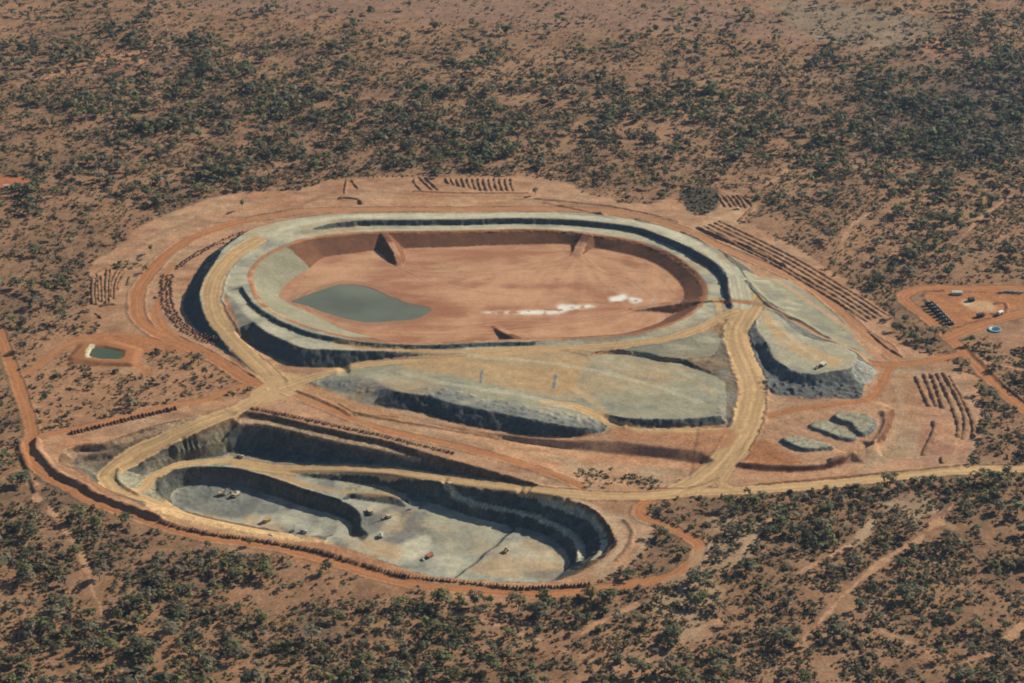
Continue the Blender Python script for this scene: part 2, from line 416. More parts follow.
def hit(line):
    """photo pixels -> where their sight lines first meet the terrain"""
    a = np.array([p[:2] for p in line], float)
    zs = np.linspace(32, -60, 369)
    X, Y = world(a[:, :1], a[:, 1:2], zs[None, :])
    h = bilinear(Z, X, Y)
    inside_ = (X > X0) & (X < X1) & (Y > Y0) & (Y < Y1)
    h = np.where(inside_, h, 0)
    below = zs[None, :] <= h
    k = np.argmax(below, 1)
    ii = np.arange(len(a))
    return np.stack([X[ii, k], Y[ii, k], zs[k]], 1)

def ridge_abs(line, hw, slope):
    w = spline(to_world(line), 5)
    r = line_dist(w, 45)
    sl, D, S, ZZ, _ = r
    Z[sl] = np.maximum(Z[sl], np.where(D < 44, ZZ - np.maximum(0, D - hw) * slope, -1e3))

# causeways reaching out onto the tailings
ridge_abs([(384,233,18.5),(395,251,14),(400,266,6)], 4.0, 0.75)
ridge_abs([(587,234,18),(582,243,12),(575,257,6)], 6.5, 0.6)
ridge_abs([(706,299,19),(685,301,15),(660,304.5,10.5),(634,308.5,6.2)], 5.0, 0.6)
ridge_abs([(522,340,19),(508,333,11),(493,324.5,5)], 3.5, 0.7)
# the road bridging the slot beside the crest road
ridge_abs([(710,299,18.8),(735,299,19)], 4.0, 0.9)

Zs = Z.copy()                      # graded shape before roughness
dzy, dzx = np.gradient(blur(Zs, 1), ST)
SLOPE = np.hypot(dzx, dzy)

def bund(line, h=1.6, width=4.5, z=None, pix=True, tint=0.62):
    w = spline(hit(line) if z is None else to_world(line, z), 5)
    r = line_dist(w, width + 4)
    if r is None:
        return
    sl, D, S, _, _ = r
    if z is None:
        k_ = (np.clip(1.5 - D / (width * 0.55), 0, 1) * 0.8)[..., None]
        C[sl] = C[sl] * (1 - k_) + C[sl] * tint * np.array([0.95, 0.92, 0.95]) * k_
    lump = 1 + 0.22 * vnoise(S, D * 0, 5.0, 77)
    Z[sl] += np.where(D < width, h * lump * (0.5 + 0.5 * np.cos(np.pi * np.clip(D / width, 0, 1))), 0)

# ------------------------------------------------------------------ regions and colours
SOIL = np.array([0.312, 0.178, 0.100]); PINK = np.array([0.455, 0.270, 0.160]); ORANGE = np.array([0.43, 0.196, 0.088])
CREAM = np.array([0.55, 0.375, 0.195]); GREY = np.array([0.335, 0.325, 0.235]); PALE = np.array([0.50, 0.485, 0.36])
ROCK = np.array([0.085, 0.092, 0.090]); REDTAIL = np.array([0.50, 0.275, 0.165]); BROWN = np.array([0.21, 0.100, 0.056])
TAN = np.array([0.42, 0.30, 0.19])

n_big = fbm(GX, GY, 160, 1, 4)
n_mid = fbm(GX, GY, 38, 21, 4)
n_fine = fbm(GX, GY, 7, 41, 3)
n_streak = fbm(GX * 0.16, GY, 9, 61, 4)

def soil_color(nb, nm, nf):
    c = SOIL * (1 + 0.22 * nb + 0.34 * nm + 0.30 * nf)[..., None]
    k = np.clip(nb * 1.3 + nm * 0.7, 0, 1)[..., None]
    c = c * (1 - 0.55 * k) + PINK * 0.92 * 0.55 * k
    g = np.clip(-nm * 1.6 - nb * 0.6 - 0.1, 0, 1)[..., None]
    c = c * (1 - 0.6 * g) + np.array([0.165, 0.120, 0.082]) * 0.6 * g
    t = np.clip(nf * 1.5 + nm * 0.8 + 0.15, 0, 1)[..., None]
    return c * (1 - 0.55 * t) + np.array([0.225, 0.165, 0.105]) * 0.55 * t

C = soil_color(n_big, n_mid, n_fine).astype(np.float32)
REG = np.zeros((ny, nx), np.uint8)
BARE = np.zeros((ny, nx), bool)
NAMES = {}

def area(poly, color, reg=None, bare=True, var=0.12, z=None, world_poly=None, only=None, streak=0.0, mix=1.0):
    w = world_poly if world_poly is not None else spline(hit(poly) if z is None else to_world(poly, z), 4, True)[:, :2]
    m = paint_inside(np.asarray(w)[:, :2], reg is None)
    if only is not None:
        m &= only
    if reg is None or mix < 1:
        a = blur(m.astype(np.float32), 5) * mix
        if only is not None:
            a *= only
        k = 1 + var * (0.55 * n_mid + 0.45 * n_fine) + streak * n_streak
        q = a > 0.004
        C[q] = C[q] * (1 - a[q][:, None]) + np.asarray(color) * k[q][:, None] * a[q][:, None]
        if reg is not None: REG[m] = reg
        if bare: BARE[m] = True
        return m
    put(m, color, reg, bare, var, streak, mix)
    return m

def put(m, color, reg=None, bare=True, var=0.12, streak=0.0, mix=1.0):
    k = 1 + var * (0.55 * n_mid[m] + 0.45 * n_fine[m]) + streak * n_streak[m]
    C[m] = C[m] * (1 - mix) + (np.asarray(color) * k[:, None]) * mix
    if reg is not None:
        REG[m] = reg
    if bare:
        BARE[m] = True

BZ = np.zeros((ny, nx), np.float32); ROADM = np.zeros((ny, nx), np.float32)
def road(line, width, color, reg=None, z=None, edge=True, tracks=True, fade=0.0, mix=1.0, bund_h=0.0):
    w = spline(hit(line) if z is None else to_world(line), 5)
    r = line_dist(w, width)
    if r is None:
        return
    sl, D, S, _, SG = r
    hw = width / 2
    wv = hw * (1 + 0.12 * vnoise(S, S * 0, 30, 91) + 0.16 * n_fine[sl])
    m = D < wv
    col = np.asarray(color)[None, None] * (1 + 0.10 * n_mid[sl] + 0.06 * n_fine[sl])[..., None]
    if tracks:
        tr = np.cos(SG / hw * 2 * np.pi * 1.0) * 0.09 + 0.11 * np.cos(SG / hw * 2 * np.pi * 2.1 + 1.5 * np.sin(S / 45)) + 0.10 * vnoise(S, SG * 14, 40, 97)
        col = col * (1 + tr)[..., None]
    a = (m * mix).astype(np.float32)
    if edge:
        e = (D >= wv) & (D < wv + 3.0)
        C[sl][e] *= 0.86
    C[sl] = C[sl] * (1 - a[..., None]) + col * a[..., None]
    if reg is not None:
        REG[sl][m] = reg
    BARE[sl][D < wv + 3] = True
    ROADM[sl][D < wv] = 1
    if bund_h:
        b = (D > wv + 0.2) & (D < wv + 4.2)
        BZ[sl] += np.where(b & (S > 3) & (S < S.max() - 3), bund_h * np.sin(np.pi * np.clip((D - wv - 0.2) / 4.0, 0, 1)) * (1 + 0.3 * vnoise(S, SG, 6, 95)), 0)

# cleared ground round the workings
cleared = [(96,322),(88,300),(92,266),(112,252),(150,222),(235,193),(300,190),(345,178),(430,176),(540,178),(600,196),(650,205),(680,192),(735,192),(757,210),(745,222),
           (800,250),(880,310),(905,345),(935,355),(978,378),(975,440),(962,472),(880,480),(760,492),(690,497),(640,500),(655,520),(640,545),(600,580),(540,596),(460,600),
           (380,585),(300,560),(200,540),(130,520),(70,490),(35,465),(34,440),(120,416),(200,402),(255,392),(243,380),(190,352),(140,345),(150,370),(120,372),(100,350),(110,335)]
area(cleared, PINK * 0.93, var=0.22, streak=0.05)
area([(30,338),(110,330),(150,345),(190,352),(243,380),(255,392),(200,404),(120,416),(40,436),(34,420)], SOIL * 1.18, bare=False, var=0.3)
for q, cc in (([(230,195),(300,190),(345,178),(420,190),(530,188),(545,205),(460,208),(350,207),(290,212),(230,220),(190,236)], PINK * 1.02),
              ([(545,196),(640,212),(700,236),(800,280),(870,335),(893,355),(860,345),(800,290),(730,258),(680,232),(600,212),(545,208)], PINK * 1.0),
              ([(885,372),(935,366),(965,380),(975,440),(960,472),(880,476),(862,466),(890,440),(895,410)], TAN * 0.92),
              ([(340,408),(400,416),(470,432),(560,447),(650,458),(700,466),(690,483),(640,486),(560,470),(460,446),(360,422)], PINK * 1.1),
              ([(545,455),(620,462),(690,470),(680,482),(600,480)], TAN * 0.95),
              ([(600,512),(640,520),(650,540),(630,560),(600,578),(585,572),(612,545)], TAN * 0.95)):
    area(q, cc, var=0.2, streak=0.05)
area([(735,468),(870,470),(900,455),(960,470),(824,484),(720,492)], PINK * 0.95, var=0.2)
area([(890,378),(925,382),(932,420),(895,412)], SOIL * 1.25, var=0.25)
area([(170,262),(176,290),(184,318),(205,338),(218,344),(208,346),(190,336),(176,322),(170,300)], PINK * 1.1, var=0.2)
area([(925,392),(945,400),(968,440),(965,470),(930,470),(920,440)], np.array([0.36, 0.19, 0.125]), var=0.18)

_cm = paint_inside(spline(hit(cleared), 4, True)[:, :2], True)
_sc = fbm(GX * 0.35, GY, 22, 671, 4); _sd = fbm(GX, GY, 70, 681, 4)
for col_, f_, lo, hi, k in ((PINK * 1.22, _sc, 0.05, 0.35, 0.6), (SOIL * 0.95, -_sc, 0.08, 0.4, 0.7), (ORANGE * 0.9, _sd, 0.12, 0.45, 0.45), (TAN, -_sd, 0.15, 0.45, 0.45)):
    a = (np.clip((f_ - lo) / (hi - lo), 0, 1) * k * _cm)[..., None]
    C[:] = C * (1 - a) + np.asarray(col_) * a
# --- dam
dam_poly = poly2(W['dam_toe'], to_world([(752,275,0),(790,282,0),(860,345,0),(876,362,0),(784,313,14),(768,304,18),(745,310,18),(733,316,18),(720,322,17),(690,336,16.5),
                                             (600,349,15.5),(476,357.5,14.4),(440,358,12.7),(400,358.8,9.8),(360,361,6.3),(335,367,4)]), W['bench_toe'][::-1], W['ramp_r'])
m_dam = paint_inside(dam_poly) & (Zs > 0.25)
m_ramp = paint_inside(poly2(W['crest_out'][:60], W['ramp_r'])) & (Zs > 0.1)
put(m_dam, GREY, 5, var=0.2)
steep = SLOPE > 0.36
put(m_dam & steep, ROCK * 1.15, 5, var=0.35)
# pale gravel on the crest and the benches
flat = SLOPE < 0.22
put(m_dam & flat & (Zs > 14), PALE * 0.88, 5, var=0.22, streak=0.04)
area([(745,270),(790,283),(842,319),(856,334),(835,336),(805,321),(772,303),(752,285)], GREY * 0.92, 5, var=0.14)
area([(770,312),(786,322),(802,334),(838,345),(846,343),(830,334),(800,318),(782,310)], GREY * 0.95, 5, var=0.14)
# basin
rim_p = W['rim_loop'][:, :2]
m_rim = paint_inside(rim_p)
dzone = line_dist(np.vstack([W['rim_loop'], W['rim_loop'][:1]]), 12)
mm = np.zeros((ny, nx), bool); mm[dzone[0]] = dzone[1] < 3.6
m_basin = m_rim & (Zs < 18.6)
put(m_rim, BROWN, 6, var=0.3, streak=0.10)
# grey-green armoured west slope
area([(247,276),(258,262),(285,248),(297,256),(309,269),(292,281),(280,292),(283,300),(318,316),(345,330),(372,337),(345,336),(320,330),(293,321),(269,309),(256,296)], GREY * 0.88, 6, var=0.14, only=m_basin)
tail_poly = poly2(W['tail_far'], W['tail_near'], W['tail_near_l'][::-1])
m_tail = paint_inside(tail_poly)
put(m_tail & (SLOPE < 0.45), REDTAIL, 7, var=0.16, streak=0.12)
_fl = np.abs(fbm(GX * 0.22 + 0.25 * GY, GY, 16, 651, 4))
mt = m_tail & (REG == 7)
for q, cc, mx in (([(281,296),(300,283),(340,262),(375,255),(392,262),(380,278),(345,284),(310,292)], PINK * 1.12, 0.75),
                  ([(420,258),(560,252),(600,262),(540,275),(430,275)], PINK * 1.1, 0.5),
                  ([(560,270),(650,262),(680,290),(640,300),(580,290)], PINK * 1.08, 0.6),
                  ([(384,290),(430,300),(470,318),(400,312)], np.array([0.36,0.15,0.09]), 0.55),
                  ([(450,281),(520,284),(590,282),(560,288),(470,288)], np.array([0.33,0.15,0.095]), 0.5),
                  ([(540,262),(600,266),(640,264),(585,272)], np.array([0.36,0.18,0.11]), 0.4)):
    area(q, cc, 7, only=mt, mix=mx, var=0.2, streak=0.12)
_q = mt & (_fl < 0.035); C[_q] *= 0.80
_cx, _cy = world(580, 250, 6)
_rr = np.hypot(GX - _cx, (GY - _cy)); _th = np.arctan2(GY - _cy, GX - _cx)
_cx2, _cy2 = world(660, 304, 8)
_r2 = np.hypot(GX - _cx2, GY - _cy2); _t2 = np.arctan2(GY - _cy2, GX - _cx2)
_s2 = (0.75 * fbm(_th * 95, _rr * 0.16, 14, 661, 4) + 0.55 * fbm(_t2 * 80, _r2 * 0.14, 14, 665, 4) + 0.45 * fbm(GX * 0.16, GY, 18, 667, 4) + 0.5 * fbm(GX * 0.6, GY, 70, 669, 3)).astype(np.float32)
_a = (np.clip((_s2 - 0.0) / 0.4, 0, 1) * 0.8 * mt)[..., None]; C[:] = C * (1 - _a) + PINK * 1.3 * _a
_a = (np.clip((-_s2 - 0.06) / 0.4, 0, 1) * 0.75 * mt)[..., None]; C[:] = C * (1 - _a) + np.array([0.35, 0.155, 0.085]) * _a
area([(286,301),(304,292),(318,287),(338,281),(362,282),(384,287),(400,296),(432,307),(436,313),(425,318),(395,325),(369,326),(345,323),(320,315)], np.array([0.33,0.185,0.115]), 7, only=mt, mix=0.75, var=0.2)
for q in ([(481,312),(512,311),(530,310.5),(556,309),(560,304.5),(580,305),(596,305),(592,307.5),(570,310),(560,314),(540,314.5),(500,314)],
          [(609.5,298),(617,296),(624.5,293.5),(626.5,299),(618,302),(612,302)], [(629,297),(643,300),(633,303.5)], [(648,299),(654,298.5),(656,300),(650,301)]):
    area(q, (0.80, 0.79, 0.72), 7, only=mt & (n_fine * 0.6 + n_streak * 0.6 > -0.22), mix=0.97, var=0.5)
for q in ([(390,262),(420,272),(470,272),(540,268),(575,262)], [(575,258),(600,272),(630,280),(655,300)], [(632,309),(600,318),(540,326),(470,332),(430,334)], [(632,309),(560,322),(500,322),(440,330)],
          [(310,290),(300,300),(320,318),(360,330),(420,334),(500,334)], [(600,268),(655,275),(672,292)], [(400,268),(430,282),(480,292),(520,296)]):
    w = spline(to_world(q, 5.5), 6); r = line_dist(w, 7); sl, D, S = r[0], r[1], r[2]
    a = (np.clip(1 - np.abs(D - 1.6) / 1.6, 0, 1) * 0.35 * mt[sl])[..., None]; C[sl] = C[sl] * (1 - a) + np.array([0.30, 0.15, 0.09]) * a
    a = (np.clip(1 - np.abs(D - 4.2) / 2.0, 0, 1) * 0.5 * mt[sl])[..., None]; C[sl] = C[sl] * (1 - a) + PINK * 1.25 * a
m_jet = m_rim & (REG != 7) & (SLOPE < 0.3) & (Zs < 18.2)
put(mm, ORANGE * 0.95, 5, var=0.2)
ring = line_dist(np.vstack([W['rim_loop'], W['rim_loop'][:1]]), 9)

# --- platform, lobe
plat_poly = poly2(W['road_n'][::-1], W['plat_edge'], to_world([(606,431,1),(612,422,7),(604,414,9.2),(590,408,9.8)]), to_world(lobe_bot[:1]), W['lobe_top'][:1], W['crest_near'][::-1])
plat_full = poly2(to_world([(476,357,14.3)]), W['road_n'][::-1], W['plat_toe'], to_world([(612,424,6),(600,412,9.3),(575,398,11),(588,357,12)]), W['lobe_top'], to_world([(716,334,15),(700,334,16),(600,348,15.5)]))
m_plat = paint_inside(plat_full) & (Zs > 0.15)
put(m_plat, GREY * 1.05, 8, var=0.16, streak=0.06)
put(m_plat & steep, ROCK, 9, var=0.4)
lobe_full = poly2(W['lobe_bot'], W['lobe_edge'][::-1][:1], to_world([(735,380,8),(736,413,4.5),(734,426,3)]), W['lobe_toe'][::-1], to_world([(600,412,9.3),(575,398,11)]))
m_lobe = paint_inside(lobe_full) & (Zs > 0.15)
put(m_lobe, GREY * 1.02, 10, var=0.16, streak=0.04)
put(m_lobe & steep, ROCK * 1.1, 10, var=0.4)
m_edge_e = area([(684,359),(715,354),(717,334),(722,332),(734,318),(737,380),(736,425),(727,426),(726,395),(723,381),(700,370)], np.array([0.165, 0.135, 0.098]), 8, var=0.8)
area([(640,346),(690,337),(716,330),(715,353),(682,357.5),(660,356),(625,350)], GREY * 0.82, 8, var=0.14)

area([(434,391),(477,397.5),(540,411),(592,420.5),(606,427),(585,430),(526,419),(469,408),(440,401)], ROCK * 2.3, 8, mix=0.85, var=0.5)
area([(318,382),(345,379),(372,380),(395,393),(370,396),(335,390)], ROCK * 2.2, 8, only=m_plat, mix=0.8, var=0.5)
# --- east dump
dump_poly = poly2(W['dump_edge'])
dump_full = poly2(W['dump_toe'], to_world([(850,350,9),(838,341,9.5),(820,337.5,10),(804,331,10.5),(788,319.5,11.5),(770,308,17),(748,307,18.5)]))
m_dump = paint_inside(dump_full)
put(m_dump, ROCK * 1.55, 11, var=0.5)
md = paint_inside(dump_poly)
put(md & (SLOPE < 0.5), GREY * 1.15, 12, var=0.14, streak=0.05)
area([(762,312),(790,335),(820,352),(846,360),(830,368),(800,355),(775,340)], CREAM * 0.92, 12, only=md & (SLOPE < 0.5), mix=0.8, var=0.15)
area([(856,359),(876,371),(872,381),(862,384),(852,372)], np.array([0.285, 0.295, 0.262]), 11, var=0.35)

_mo = fbm(GX * 0.6, GY, 24, 631, 4); _mo2 = fbm(GX * 0.5, GY, 60, 641, 4)
def mottle0(mask, col, field, lo, hi, k):
    a = np.clip((field - lo) / (hi - lo), 0, 1) * k * mask
    q = a > 0.01
    C[q] = C[q] * (1 - a[q][:, None]) + np.asarray(col) * a[q][:, None]
_tops = np.isin(REG, (8, 10, 12)) & (SLOPE < 0.3)
mottle0(_tops, CREAM * 0.85, _mo2, 0.05, 0.4, 0.6); mottle0(_tops, ROCK * 2.3, -_mo, 0.12, 0.45, 0.5); mottle0(_tops, PALE * 1.0, _mo, 0.15, 0.45, 0.5)
_dm = (REG == 5) & (SLOPE < 0.3)
mottle0(_dm, ROCK * 2.2, -_mo, 0.08, 0.4, 0.5); mottle0(_dm, CREAM * 0.85, _mo2, 0.05, 0.4, 0.45); mottle0(_dm, PALE * 1.15, _mo, 0.15, 0.45, 0.5)
# --- ore pad, stockpiles
area([(742,462),(765,425),(790,402),(862,401),(884,408),(887,425),(878,441),(857,454),(825,463.5),(788,465)], PINK * 0.95, var=0.2)
area([(742,462),(757,440),(790,455),(800,462),(788,465)], ORANGE * 0.85, var=0.15)
m_band = paint_inside(poly2(W['ore_edge'], W['ore_toe'][::-1]))
put(m_band, BROWN * 1.05, var=0.4)
ma = paint_inside(W['pileA_toe'][:, :2]); put(ma, ROCK * 1.9, 13, var=0.5)
mb = paint_inside(W['pileB_toe'][:, :2]); mc = paint_inside(W['pileC_toe'][:, :2]); put(mc, ROCK * 1.9, 16, var=0.5); put(mb, ROCK * 1.9, 14, var=0.5)
put(ma & (SLOPE < 0.35), GREY * 1.0, 13, var=0.2)
put(mc & ~mb & (SLOPE < 0.35), GREY * 1.0, 16, var=0.2)
put(mb & (SLOPE < 0.35), GREY * 1.0, 14, var=0.2)

# --- pit
pit_poly = poly2(to_world(rim_w) if False else spline(to_world(rim_w), 5), W['rim_n'][::-1])
m_pit = paint_inside(pit_poly)
depth = -Zs
rockmix = np.clip((depth - 5 - 3 * n_mid) / 9, 0, 1)[..., None]
wall_c = (np.array([0.19, 0.115, 0.068]) * (1 - rockmix) + np.array([0.10, 0.105, 0.095]) * rockmix) * (1 + 0.3 * n_mid + 0.35 * n_fine)[..., None]
C[m_pit] = wall_c[m_pit]; REG[m_pit] = 3; BARE[m_pit] = True
fl = m_pit & (SLOPE < 0.28) & (Zs < -5)
put(fl, GREY * 1.0, 3, var=0.2)
put(fl & (Zs < -30), np.array([0.36, 0.37, 0.31]), 4, var=0.2, streak=0.03)
put(m_pit & (SLOPE < 0.3) & (Zs > -14) & (Zs < -0.5), TAN * 0.95, 3, var=0.2)
area([(232,452),(262,459),(290,463),(330,464),(360,464),(400,468),(440,474),(480,480),(500,478),(440,460),(380,448),(300,430),(240,420)], ROCK * 1.15, 3, only=m_pit & (Zs < -8), mix=0.85, var=0.4)  # north wall and apron coloured darker to deepen the shadow lying there
area([(150,462),(176,447),(200,437),(228,424),(227,450),(205,457),(186,459),(160,467),(146,476)], (0.215, 0.185, 0.125), 3, only=m_pit, mix=0.8, var=0.7)
area([(78,447),(100,446),(135,434),(170,425),(150,440),(118,458),(98,472),(84,466)], (0.185, 0.145, 0.098), 3, only=m_pit, mix=0.7, var=0.6)
for _k in ('bench_ai', 'bench_bi', 'bench_1i'):
    _r = line_dist(offset(W[_k], 2.2, 0), 6); _m = (_r[1] < 3.0) & m_pit[_r[0]]
    C[_r[0]][_m] = (PALE if _k != 'bench_1i' else TAN) * (1 + 0.15 * n_fine[_r[0]][_m])[:, None]
_mot = fbm(GX, GY, 26, 611, 4); _mot2 = fbm(GX, GY, 55, 621, 4)
def mottle(mask, col, field, lo, hi, k):
    a = np.clip((field - lo) / (hi - lo), 0, 1) * k * mask
    q = a > 0.01
    C[q] = C[q] * (1 - a[q][:, None]) + np.asarray(col) * a[q][:, None]
mottle(REG == 4, CREAM * 0.9, _mot2, 0.05, 0.35, 0.55); mottle(REG == 4, ROCK * 1.9, -_mot, 0.03, 0.35, 0.75); mottle(REG == 4, PALE * 1.15, _mot, 0.15, 0.4, 0.6)
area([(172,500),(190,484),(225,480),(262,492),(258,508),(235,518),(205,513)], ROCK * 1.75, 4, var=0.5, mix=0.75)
area([(395,548),(412,540),(430,535),(425,555),(405,560)], PALE * 1.2, 4, var=0.2, mix=0.8)
area([(362,540),(400,546),(396,562),(370,552)], CREAM, 4, var=0.2, mix=0.6)
area([(465,572),(500,556),(545,560),(560,572),(520,577)], CREAM * 0.95, 4, var=0.2, mix=0.5)
area([(430,512),(500,530),(480,556),(440,545)], GREY * 1.2, 4, var=0.15, mix=0.6)
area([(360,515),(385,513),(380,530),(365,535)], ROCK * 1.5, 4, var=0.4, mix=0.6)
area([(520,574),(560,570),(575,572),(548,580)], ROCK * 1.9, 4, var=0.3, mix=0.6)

# --- pond bund
pm = paint_inside(to_world(pond_toe)[:, :2])
put(pm, ORANGE * 0.85, 15, var=0.2)
area([(85,357),(89,345),(95,345),(92,352),(91,358)], (0.58, 0.52, 0.36), 15, z=2.0, var=0.1)

# ------------------------------------------------------------------ roads
red = [(299,211.5),(252,219.5),(217,228.5),(189,239.5),(164,256.5),(147,276),(138,291),(136.5,305),(139,318),(150,329),(170,338),(200,351),(225,365),(243,377.5),(262,385)]
road(red[::-1], 17, ORANGE, 2, bund_h=0.9)
road([(252,219.5),(299,211.5),(358,209.5),(460,209.5),(549,208.5),(596,210.5),(640,217),(680,228),(720,246.5),(760,263),(800,281),(832,304),(862,331),(885,346),(896,360)], 15, PINK * 0.45 + ORANGE * 0.55, 2, bund_h=0.9)
road([(160,300),(153,318),(170,335)], 6, ORANGE * 1.05, 2, tracks=False, edge=False)
road([(152,312),(160,305),(158,297),(151,292)], 4, ORANGE * 1.05, 2, tracks=False, edge=False)
road([(172,264),(163,285),(158,305),(164,325),(185,342)], 5, ORANGE * 1.0, 2, tracks=False)
road([(-4,325),(4,345),(12.7,369.5),(25.5,407.7),(31.5,433),(28,447),(30,461),(45,474),(68,487.5),(94,501.5),(140,517.8),(179,530.5),(208,538),(247,542.5),(287,549.5),(335,562.5),(369,573.7),
      (418,585),(476,590.5),(520,593),(545,594),(588,590),(637,583.5),(672,575.7),(688,566),(697.5,556),(698.5,545),(687.5,536.6),(666,526),(645,518.5),(640,512),(643,505),(651,500)], 12.5, ORANGE * 0.98, 2, bund_h=0.7)
road([(36,438),(60,432),(84,426.6),(137,414.2),(180,404.3),(209,399),(233,388.5),(250,383.5)], 9, ORANGE, 2, bund_h=0.6)
road([(25.5,373.7),(45,361),(62,348),(85,338),(116,334.6),(146.6,339.5),(182,347),(205,355)], 9, ORANGE, 2)
area([(60,336),(90,336),(150,338),(200,352),(150,352),(140,360),(150,372),(140,374),(125,347),(100,340)], ORANGE * 0.95, var=0.18)
road([(283,390),(336,411.5),(380,429),(418.6,437.5),(477,451),(516,462.3),(542,470),(560,477),(582,487)], 10, ORANGE * 1.02, 2, bund_h=0.6)
area([(285,384),(330,394),(420,426),(400,430),(340,410),(290,398),(270,392)], np.array([0.42, 0.235, 0.12]), var=0.12, mix=0.8)
area([(150,502),(190,513.5),(232,523.5),(277,532.5),(316,538),(332,544),(316,542),(268,538),(230,531.5),(190,523),(150,511)], CREAM * 1.0, 3, mix=0.9, var=0.15)
road([(572,499),(590,505),(607,516),(618,530),(622,544),(613,557),(600,567)], 7, TAN * 1.12, None, tracks=False, edge=False)
# haul roads
road([(250,243),(285,229),(330,218.5),(385,216.2),(460,216),(549,215.3),(600,219),(640,224),(672,233),(700,247),(720,262),(732,276)], 13, PALE * 1.08, 5, edge=False)
road([(270,396),(256,400),(238,409),(215,418),(190,428.5),(165,440),(140,452),(118,465.5),(108,474),(107,484)], 20, CREAM * 0.9, 1, bund_h=0.5)
ring_line = [(107,480),(114,489),(138,497),(158,505),(190,514.5),(232,524.5),(268,532)]
road(ring_line, 15, CREAM, 1)
road([(125,491),(140,490)], 10, CREAM, 1, tracks=False, edge=False)
road([(132,493,-23.5),(143,489,-25),(149,481.5,-26),(158,474.5,-27),(172,467.8,-27.8),(186,463.8,-28.5),(205,462,-29.2),(225,460.3,-29.8),(240,460.3,-30)], 12, CREAM, 1, z=1, edge=False)
road([(238,462),(262,466.5),(285,469),(330,469),(380,471),(418.6,475),(457.7,480.3),(497,486),(540,491),(570,493.5),(610,496),(660,495.5),(700,491.5),(740,490.5),
      (824,484.5),(902,476),(961,470.5),(1030,468.5)], 15.5, CREAM, 1, bund_h=0.7)
area([(240,458),(290,467),(300,480),(345,490),(395,493),(408,501),(395,497),(350,494),(300,487),(262,474),(235,467)], CREAM * 0.92, 1, only=m_pit & (SLOPE < 0.45), mix=0.8, var=0.2)
road([(752,300),(745,315),(737,330),(740,350),(748,370),(753,388),(750,410),(745,428),(735,447),(718,466),(700,480),(680,490)], 31, CREAM * 0.97, 1, bund_h=1.0)
road([(738,280),(741,292),(743,305)], 24, PALE * 0.95, 1)
road([(745,452),(728,470),(722,484),(735,489)], 11, CREAM * 0.9, 1)
road([(280,388),(265,372),(248,356),(232,338),(218,320),(212,300),(214,282),(224,265),(238,252),(258,240)], 24, CREAM * 0.98, 1, bund_h=0.8)
area([(262,385),(285,372),(305,380),(300,392),(270,402),(255,402),(250,395)], CREAM * 0.95, 1, var=0.12)
road([(285,387),(310,378.5),(340,370.5),(372,363.7),(400,361),(440,359.5),(480,356),(540,350),(600,347),(660,340),(695,330),(722,317),(735,312)], 15, CREAM * 0.97, 1)
area([(440,357),(480,353),(560,349),(590,352),(585,358),(595,375),(560,395),(520,390),(450,376),(400,366)], CREAM * 0.88, 8, only=m_plat, mix=0.8, var=0.2, streak=0.1)
area([(590,395),(560,400),(530,372),(560,362),(600,372),(625,390)], CREAM * 0.8, 8, only=m_plat | m_lobe, mix=0.4, var=0.3)
road([(545,402),(575,407),(592,413),(612,424),(635,429.5),(665,431.5),(700,431.5),(738,431)], 14, CREAM * 1.0, 1)
area([(615,425),(640,432),(700,433),(734,430),(728,446),(704,450),(670,446),(640,442),(612,440)], np.array([0.43, 0.225, 0.12]), var=0.12)
road([(335,343),(380,349),(450,351.5),(540,347.5)], 9, CREAM * 0.95, 5, tracks=False, edge=False)
road([(748,302),(770,307),(786,316),(806,327),(832,340.5),(858,353),(880,364)], 7, PINK * 0.95, 2, bund_h=0.8)
road([(700,298),(711,299),(730,300.5),(748,303)], 8, ORANGE * 1.0, 5, tracks=False)
road([(711,299),(718,303),(720,315),(722,322)], 7, CREAM, 5, tracks=False)
road([(770,416),(800,409),(840,404),(866,400),(878,390),(886,376),(890,366)], 10, ORANGE * 0.9, 2)
road([(875,364),(905,364.5),(935,359.5),(966,353)], 11, ORANGE, 2, bund_h=0.5)
road([(880,404),(912,408),(932,412)], 12, PINK * 1.05, None, tracks=False, edge=False)
# works yard to the east
road([(1034,289),(1000,288.3),(968,288.5),(940,287.3),(919.5,288.5),(905,294.5),(906,302),(928,318.5),(948,336.5),(966,353.5),(985,373.5),(1007,395.5),(1030,414)], 15, ORANGE, 2, bund_h=0.6)
road([(952,337),(979,325.5),(1003,318.5),(1034,311)], 17, ORANGE, 2)
area([(923,296),(940,290.5),(985,291),(1024,292),(1034,300),(1010,312),(985,322),(952,329),(938,318)], ORANGE * 0.95, var=0.2)
BARE[paint_inside(spline(hit([(918,290),(1034,286),(1034,340),(985,338),(950,334),(925,312)]), 4, True)[:, :2])] = True
area([(967,303),(990,303),(993,312),(975,312)], (0.60, 0.42, 0.25), var=0.1, mix=0.7)
area([(962,303),(970,301),(977,304),(966,306)], (0.66, 0.60, 0.45), var=0.1)
area([(1000,338),(1024,325),(1034,325),(1034,348),(1012,345)], PINK * 0.85, var=0.1)
for q in ([(985,361.5),(1005,366),(1034,373)],):
    road(q, 4, PINK, tracks=False)
